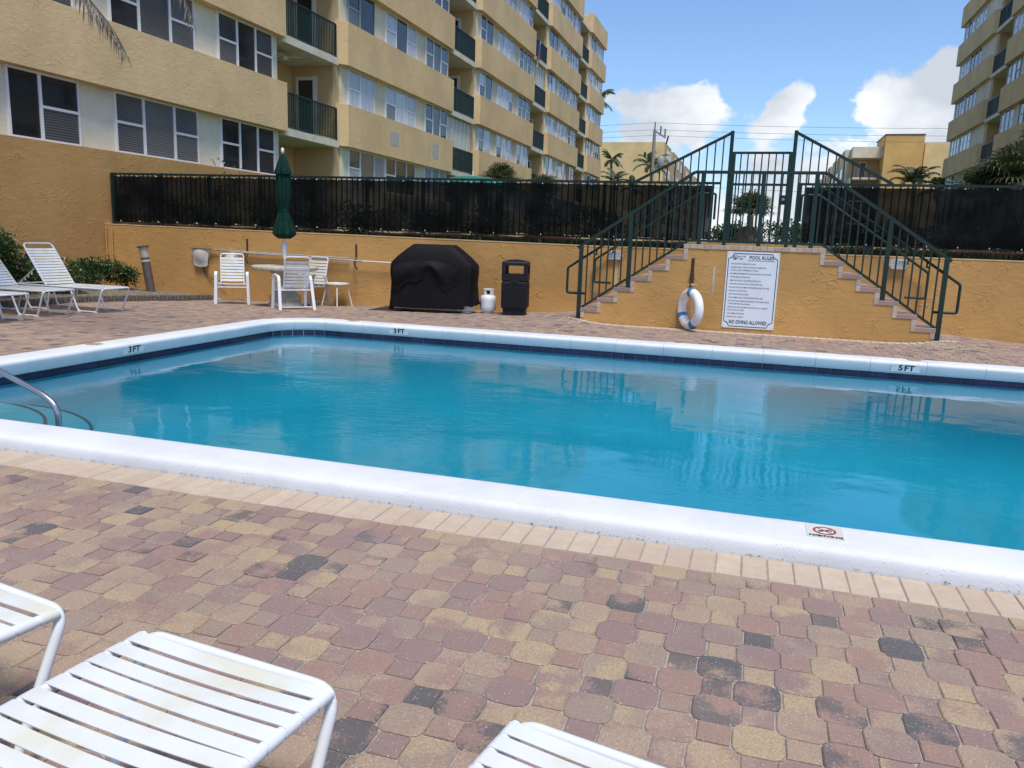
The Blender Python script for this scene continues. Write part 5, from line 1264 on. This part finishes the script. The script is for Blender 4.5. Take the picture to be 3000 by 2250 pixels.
tp_ = palm('palm of which only drooping frond tips hang in at the top left', (CC.x-.25, CC.y-.2, 0), tuple(CC-Vector((0, 0, .1))), 11, 2.6, 41, 'coconut_palm', .05, .55, 40, .15, 'palm', (-.3, 1.1), (1.0, 1.8), .8, [R(a) for a in (120, 150, 175, 200, 225, 250, 275)], shaft=False)
fb = MB(); rf = random.Random(77); bo_ = Vector((CC.x-.25, CC.y-.2, 0))
for pl, sgn_ in (([(-330, -420, 8.6), (-150, -470, 8.4), (90, -230, 8.2), (250, -15, 8.1), (303, 48, 8.1), (338, 95, 8.1), (369, 156, 8.1)], 1), ([(-330, -420, 8.6), (50, -560, 8.8), (360, -330, 9.0), (500, -70, 9.0), (545, 5, 9.0), (566, 62, 9.0)], 1), ([(-330, -420, 8.6), (0, -520, 8.2), (260, -330, 7.9), (390, -130, 7.8), (440, -45, 7.8)], 1)):
    frond_path(fb, [atpx(*q)-bo_ for q in pl], 110, .030, .46, rf, .95)
fb.build('drooping_fronds', MT['palmdry'], tp_, attr=True, fix=False)
palm('slim palm in front of the far yellow end wall, tallest beside the left building', (-14.7, 80, TER), (-14.72, 80, 9.3), 13, 1.6, 51, ll=.5, lw=.10, nlf=22, tr=.16, hang=.35)
palm('short full palm below the tall slim palm at the left building corner', (-13.6, 76, TER), (-13.6, 76, 6.9), 14, 1.7, 52, ll=.5, lw=.10, nlf=22, hang=.35)
palm('palm directly behind the utility pole', (-11.2, 84, TER), (-11.3, 84, 9.2), 15, 2.2, 53, ll=.6, lw=.11, nlf=24, hang=.4)
palm('small palm between the utility pole and the short full palm', (-11.8, 76, TER), (-11.8, 76, 6.3), 11, 1.4, 54, ll=.45, lw=.09, nlf=20, hang=.35)
palm('palm leaning out past the end of the left building', (-14.9, 75, TER), (-15.3, 74, 14.0), 13, 1.9, 55, ll=.6, lw=.11, nlf=22, hang=.6)
palm('feathery palm in front of the far orange tower', (11.4, 70, TER), (11.4, 70, 6.3), 15, 2.6, 56, ll=.6, lw=.11, nlf=24, hang=.3, elev=(.35, 1.35), droop=(1.3, 2.1))
palm('small palm at the foot of the right building beside the feathery palm', (14.0, 72, TER), (13.6, 72, 6.2), 10, 1.7, 57, ll=.8, lw=.16, nlf=20, hang=.4)
fan_palm('cabbage palm with a brown dead skirt seen through the gate', (-.36, 32, TER), 1.35, 44, .62, 61, .55, True)
fan_palm('fan palm above the left fence, beside the green awning', (-12.2, 37, TER), 2.75, 40, .70, 62, .55)
fan_palm('fan palm right of the awning palm, mostly hidden behind the left fence', (-11.5, 42.5, TER), 2.6, 30, .75, 66, .6, True)
fan_palm('large fan palm at the right edge above the screened fence', (6.75, 25.5, TER), 2.15, 60, .72, 63, .62, True)
fan_palm('fan palm left of the large fan palm at the right fence', (6.05, 26.0, TER), 1.75, 44, .62, 64, .50, True)
fan_palm('tall fan palm behind the large fan palm at the right edge', (7.75, 26.0, TER), 3.0, 50, .75, 65, .65, True)
for k, (x, y, rx, hh, lab) in enumerate(((-1.35, 33.5, 1.1, 1.0, 'green hedge bush left of the cabbage palm, seen through the gate'), (1.0, 33.0, 1.2, 1.15, 'green hedge bush right of the cabbage palm, seen through the gate'))): shrub(lab, (x, y, TER), (rx, .8, 0), hh, 2200, .13, 70+k)
# planting behind the screens
ORD = ('first', 'second', 'third', 'fourth', 'fifth', 'sixth', 'seventh', 'eighth', 'ninth')
for k in range(9):
    x = -13.0+k*1.25; shrub('dark bush behind the left fence screen, %s from the building' % ORD[k], (x, wally(x)+.85, TER), (.62, .4, 0), .62+.25*((k*37) % 5)/5, 700, .09, 80+k, lobes=5, group='bushes behind the left fence')
for k in range(5):
    x = 1.9+k*1.0; shrub('dark bush behind the right fence screen, %s from the gate' % ORD[k], (x, wally(x)+.95, TER), (.55, .4, 0), .6+.2*((k*29) % 4)/4, 600, .09, 95+k, lobes=5, group='bushes behind the right fence')
shrub('thin weedy plant tops showing above the left fence near the umbrella', (-11.75, 15.6, TER), (.45, .2, 0), 1.62, 420, .08, 101, lobes=10)
# low mulch ridge behind the fence foot
for xa, xb in ((-13.6, -1.35), (1.3, 12.5)):
    md = MB(); nn_ = int((xb-xa)/.25); rm = random.Random(int(xa*7)+90); pr_ = ((.26, TER), (.38, 1.33), (.52, 1.40), (.70, 1.36), (.95, TER))
    for i in range(nn_+1):
        x = xa+(xb-xa)*i/nn_; j_ = rm.uniform(-.02, .025); md.v += [(x, wally(x)+o_, z_+(j_ if z_ > TER else 0)) for o_, z_ in pr_]
    for i in range(nn_):
        for k in range(4): a = i*5+k; md.f.append((a, a+1, a+6, a+5)); md.r.append(0)
    tag(md.build('mulch_bed', MT['mulch'], smooth=True), kind='structure')
gs = MB(); rq = random.Random(17)
for k in range(13000):
    x = rq.uniform(-13.4, 12) ; 
    if -1.3 < x < 1.3: continue
    y = wally(x)+rq.uniform(.205, .44); h_ = rq.uniform(.05, .13); p = Vector((x, y, TER+.06)); leaf(gs, p, Vector((rq.gauss(0, .35), rq.gauss(0, .35), 1)), Vector((rq.gauss(0, 1), rq.gauss(0, 1), .1)).normalized(), h_, .012, rq.random())
tag(gs.build('grass_strip', MT['leaf'], attr=True, fix=False), kind='stuff')
aw = thing('garden_umbrella', 'low teal green canopy showing just above the left fence', 'umbrella', (-12.15, 33, TER))
b = MB(); b.lathe([(1.55, 2.36), (1.35, 2.58), (.8, 2.72), (.3, 2.77), (.02, 2.78)], 8); b.build('canopy', MT['teal'], aw); MB().tube([(0, 0, 0), (0, 0, 3.0)], .03, 8).build('pole', MT['white'], aw)
# ------------------------------------------------------------------ far side of the road
PYY = 75
up_ = thing('utility_pole', 'weathered wooden utility pole with transformer and crossarm beyond the fence', 'utility pole', (-9.92, PYY, TER))
MB().tube([(.05, 0, 0), (0, 0, 10.5)], [.20, .14], 12).build('pole', MT['wood'], up_, smooth=True); MB().tube([(0, 0, 10.3), (0, 0, 11.15)], .05, 8).build('pole_top_pin', MT['black'], up_)
bar(MB(), (-.1, 0, 10.45), (1.05, -.1, 9.75), .14).build('crossarm', MT['wood'], up_)
for x, z in ((.55, 10.05), (.95, 9.8)): MB().tube([(x, 0, z), (x, 0, z+.75)], .055, 8).build('insulator', MT['black'], up_)
MB().lathe([(.28, 0), (.31, .05), (.31, .85), (.26, .92), (.1, .95)], 16, (.72, -.1, 7.2)).build('transformer', MT['grey'], up_, smooth=True); MB().tube([(1.15, -.2, 9.2), (1.3, -.2, 9.9)], .07, 8).build('cutout_switch', MT['black'], up_)
MB().tube([(-.75, -.1, 8.0), (-.75, -.1, 8.5)], .09, 8).tube([(-.75, -.1, 8.3), (0, 0, 8.25)], .03, 6).build('cutout_switch', MT['black'], up_)
for k, (z, lab) in enumerate(((12.32, 'topmost power line crossing the sky above the far roofs'), (11.75, 'middle power line crossing the sky above the far roofs'), (11.28, 'lowest power line of the upper three crossing the sky'), (6.9, 'low cable crossing the sky behind the gate palm'))):
    y = PYY+.25*k; xs_ = [-120+8*i for i in range(16)]+[-9.92+8*i for i in range(16)] if False else None
    pts = []
    for i in range(13): t = i/12; pts.append((-70+60*t, y, z-.9*4*t*(1-t)*.8))
    for i in range(1, 13): t = i/12; pts.append((-10+60*t, y, z-.9*4*t*(1-t)*.8))
    tag(MB().tube(pts, .013, 5).build('power_line', MT['black']), lab, 'power line', 'power lines')
# next apartment building up the street on the left
Y2 = 115.5; X2 = -13.75; Z2 = 15.65
fa = thing('far_building', 'sunlit yellow apartment building far up the street on the left, behind palms', 'building', (X2, Y2, TER))
MB().box(-30, 0, 0, .6, -.1, Z2-TER).build('end_wall', MT['farw'], fa)
for k, (ya, yb, xo, zt) in enumerate(((.6, 9, 0, Z2), (9, 12.5, -1.4, Z2-.3), (12.5, 30, 0, Z2), (30, 34, -1.4, Z2-.3), (34, 52, 0, Z2), (52, 56, -1.4, Z2-.3), (56, 74, 0, Z2))): MB().box(-25, xo, ya, yb, -.1, zt-TER).build('block_wall', MT['fart'], fa)
for ya in (3.2, 6.3, 14.5, 19.5, 25, 36, 41, 46.5, 59, 65):
    for k in range(5): 
        w_ = MB().box(-.02, .05, ya, ya+2.2, 1.3+2.655*k+.5, 1.3+2.655*k+1.8).build('window', MT['wframe'], fa); MB().box(.051, .06, ya+.1, ya+1.05, 1.3+2.655*k+.58, 1.3+2.655*k+1.72).build('pane', MT['pane_d'], w_); MB().box(.051, .06, ya+1.15, ya+2.1, 1.3+2.655*k+.58, 1.3+2.655*k+1.72).build('pane', MT['pane_d'], w_)
# the building with the orange stair tower on the right
Y3 = 104; fb_ = thing('far_building', 'cream apartment building with an orange stair tower far behind the right stair rail', 'building', (0, Y3, 0))
MB().box(9.9, 13.4, 0, 2.2, 12.34, 13.6).build('roof_parapet', MT['farc'], fb_); MB().box(9.9, 13.2, 2.2, 30, TER-.1, 13.55).build('end_wall', MT['fart'], fb_)
MB().box(13.2, 17.3, -1.5, 6, TER-.1, 14.75).build('stair_tower', MT['faro'], fb_); MB().box(13.1, 17.35, -1.55, 6, 14.75, 14.85).build('tower_coping', MT['bronze'], fb_)
MB().box(17.6, 30, -.4, 12, TER-.1, 14.0).build('end_wall', MT['farw'], fb_); MB().box(17.0, 17.7, .6, 4, 12.3, 14.0).build('side_wall', MT['farc'], fb_); MB().box(17.2, 17.7, 1.5, 4, TER, 12.3).build('stair_void', MT['pane_d'] if False else MT['black'], fb_)  # stair_void: solid black box painting in the shade of the stair opening
for k in range(4):
    zs = 10.05-2.655*k; MB().box(10.0, 13.19, -.2, 2.2, zs-.22, zs).build('balcony_slab', MT['farc'], fb_); r_ = MB(); railing_geo(r_, lambda u, y, z: (y, -.15+u, z), 10.05, 13.1, zs, 1.0, .14); r_.build('balcony_railing', MT['bronze'], fb_)
    d_ = MB().box(10.95, 11.85, 2.14, 2.19, zs, zs+2.05).build('balcony_door', MT['door'], fb_); MB().box(11.08, 11.72, 2.12, 2.139, zs+.2, zs+1.9).build('pane', MT['pane_b'], d_)
MB().box(9.9, 10.1, 0, 2.2, TER-.1, 10.0).build('corner_pier', MT['farc'], fb_)
for k, ya in enumerate((3, 9, 16, 24, 33, 43, 54)):
    ext = MB().box(9.35, 10.3, ya, ya+4.2, TER-.1, 13.6 if ya < 30 else 13.3).build('bay_wall', MT['fart'] if k % 2 else MT['farc'], fb_)
    for j in range(4): w_ = MB().box(9.30, 9.36, ya+.8, ya+3.2, 2.0+2.655*j+.2, 2.0+2.655*j+1.5).build('window', MT['wframe'], fb_); MB().box(9.285, 9.299, ya+.95, ya+3.05, 2.0+2.655*j+.3, 2.0+2.655*j+1.4).build('pane', MT['pane_d'], w_)
MB().box(9.9, 13.2, 30, 62, TER-.1, 13.3).build('rear_wall', MT['fart'], fb_)

# leaf litter and grit swept against the foot of the stair, the walls and the border bricks
lt = MB(); rl_ = random.Random(31)
for k in range(900):
    m_ = rl_.random()
    if m_ < .45: x = rl_.uniform(-2.6, 2.5); y = YF-.012-abs(rl_.gauss(0, .018))
    elif m_ < .75: x = rl_.uniform(-10.5, -3.2); y = wally(x)-.01-abs(rl_.gauss(0, .03))
    else: x = rl_.uniform(-5, 2); y = 3.395-abs(rl_.gauss(0, .006))
    sz = rl_.uniform(.004, .014) if m_ < .75 else rl_.uniform(.003, .007); a = rl_.uniform(0, 6.28); z = dz(x, y)+.005+rl_.uniform(0, .006); c, s_ = math.cos(a)*sz, math.sin(a)*sz
    lt.add([(x-c, y-s_, z), (x+s_*.5, y-c*.5, z+.002), (x+c, y+s_, z), (x-s_*.5, y+c*.5, z+.003)], [(0, 1, 2), (0, 2, 3)], rl_.random())
tag(lt.build('leaf_litter', MT['edg'], attr=True, fix=False), kind='stuff')
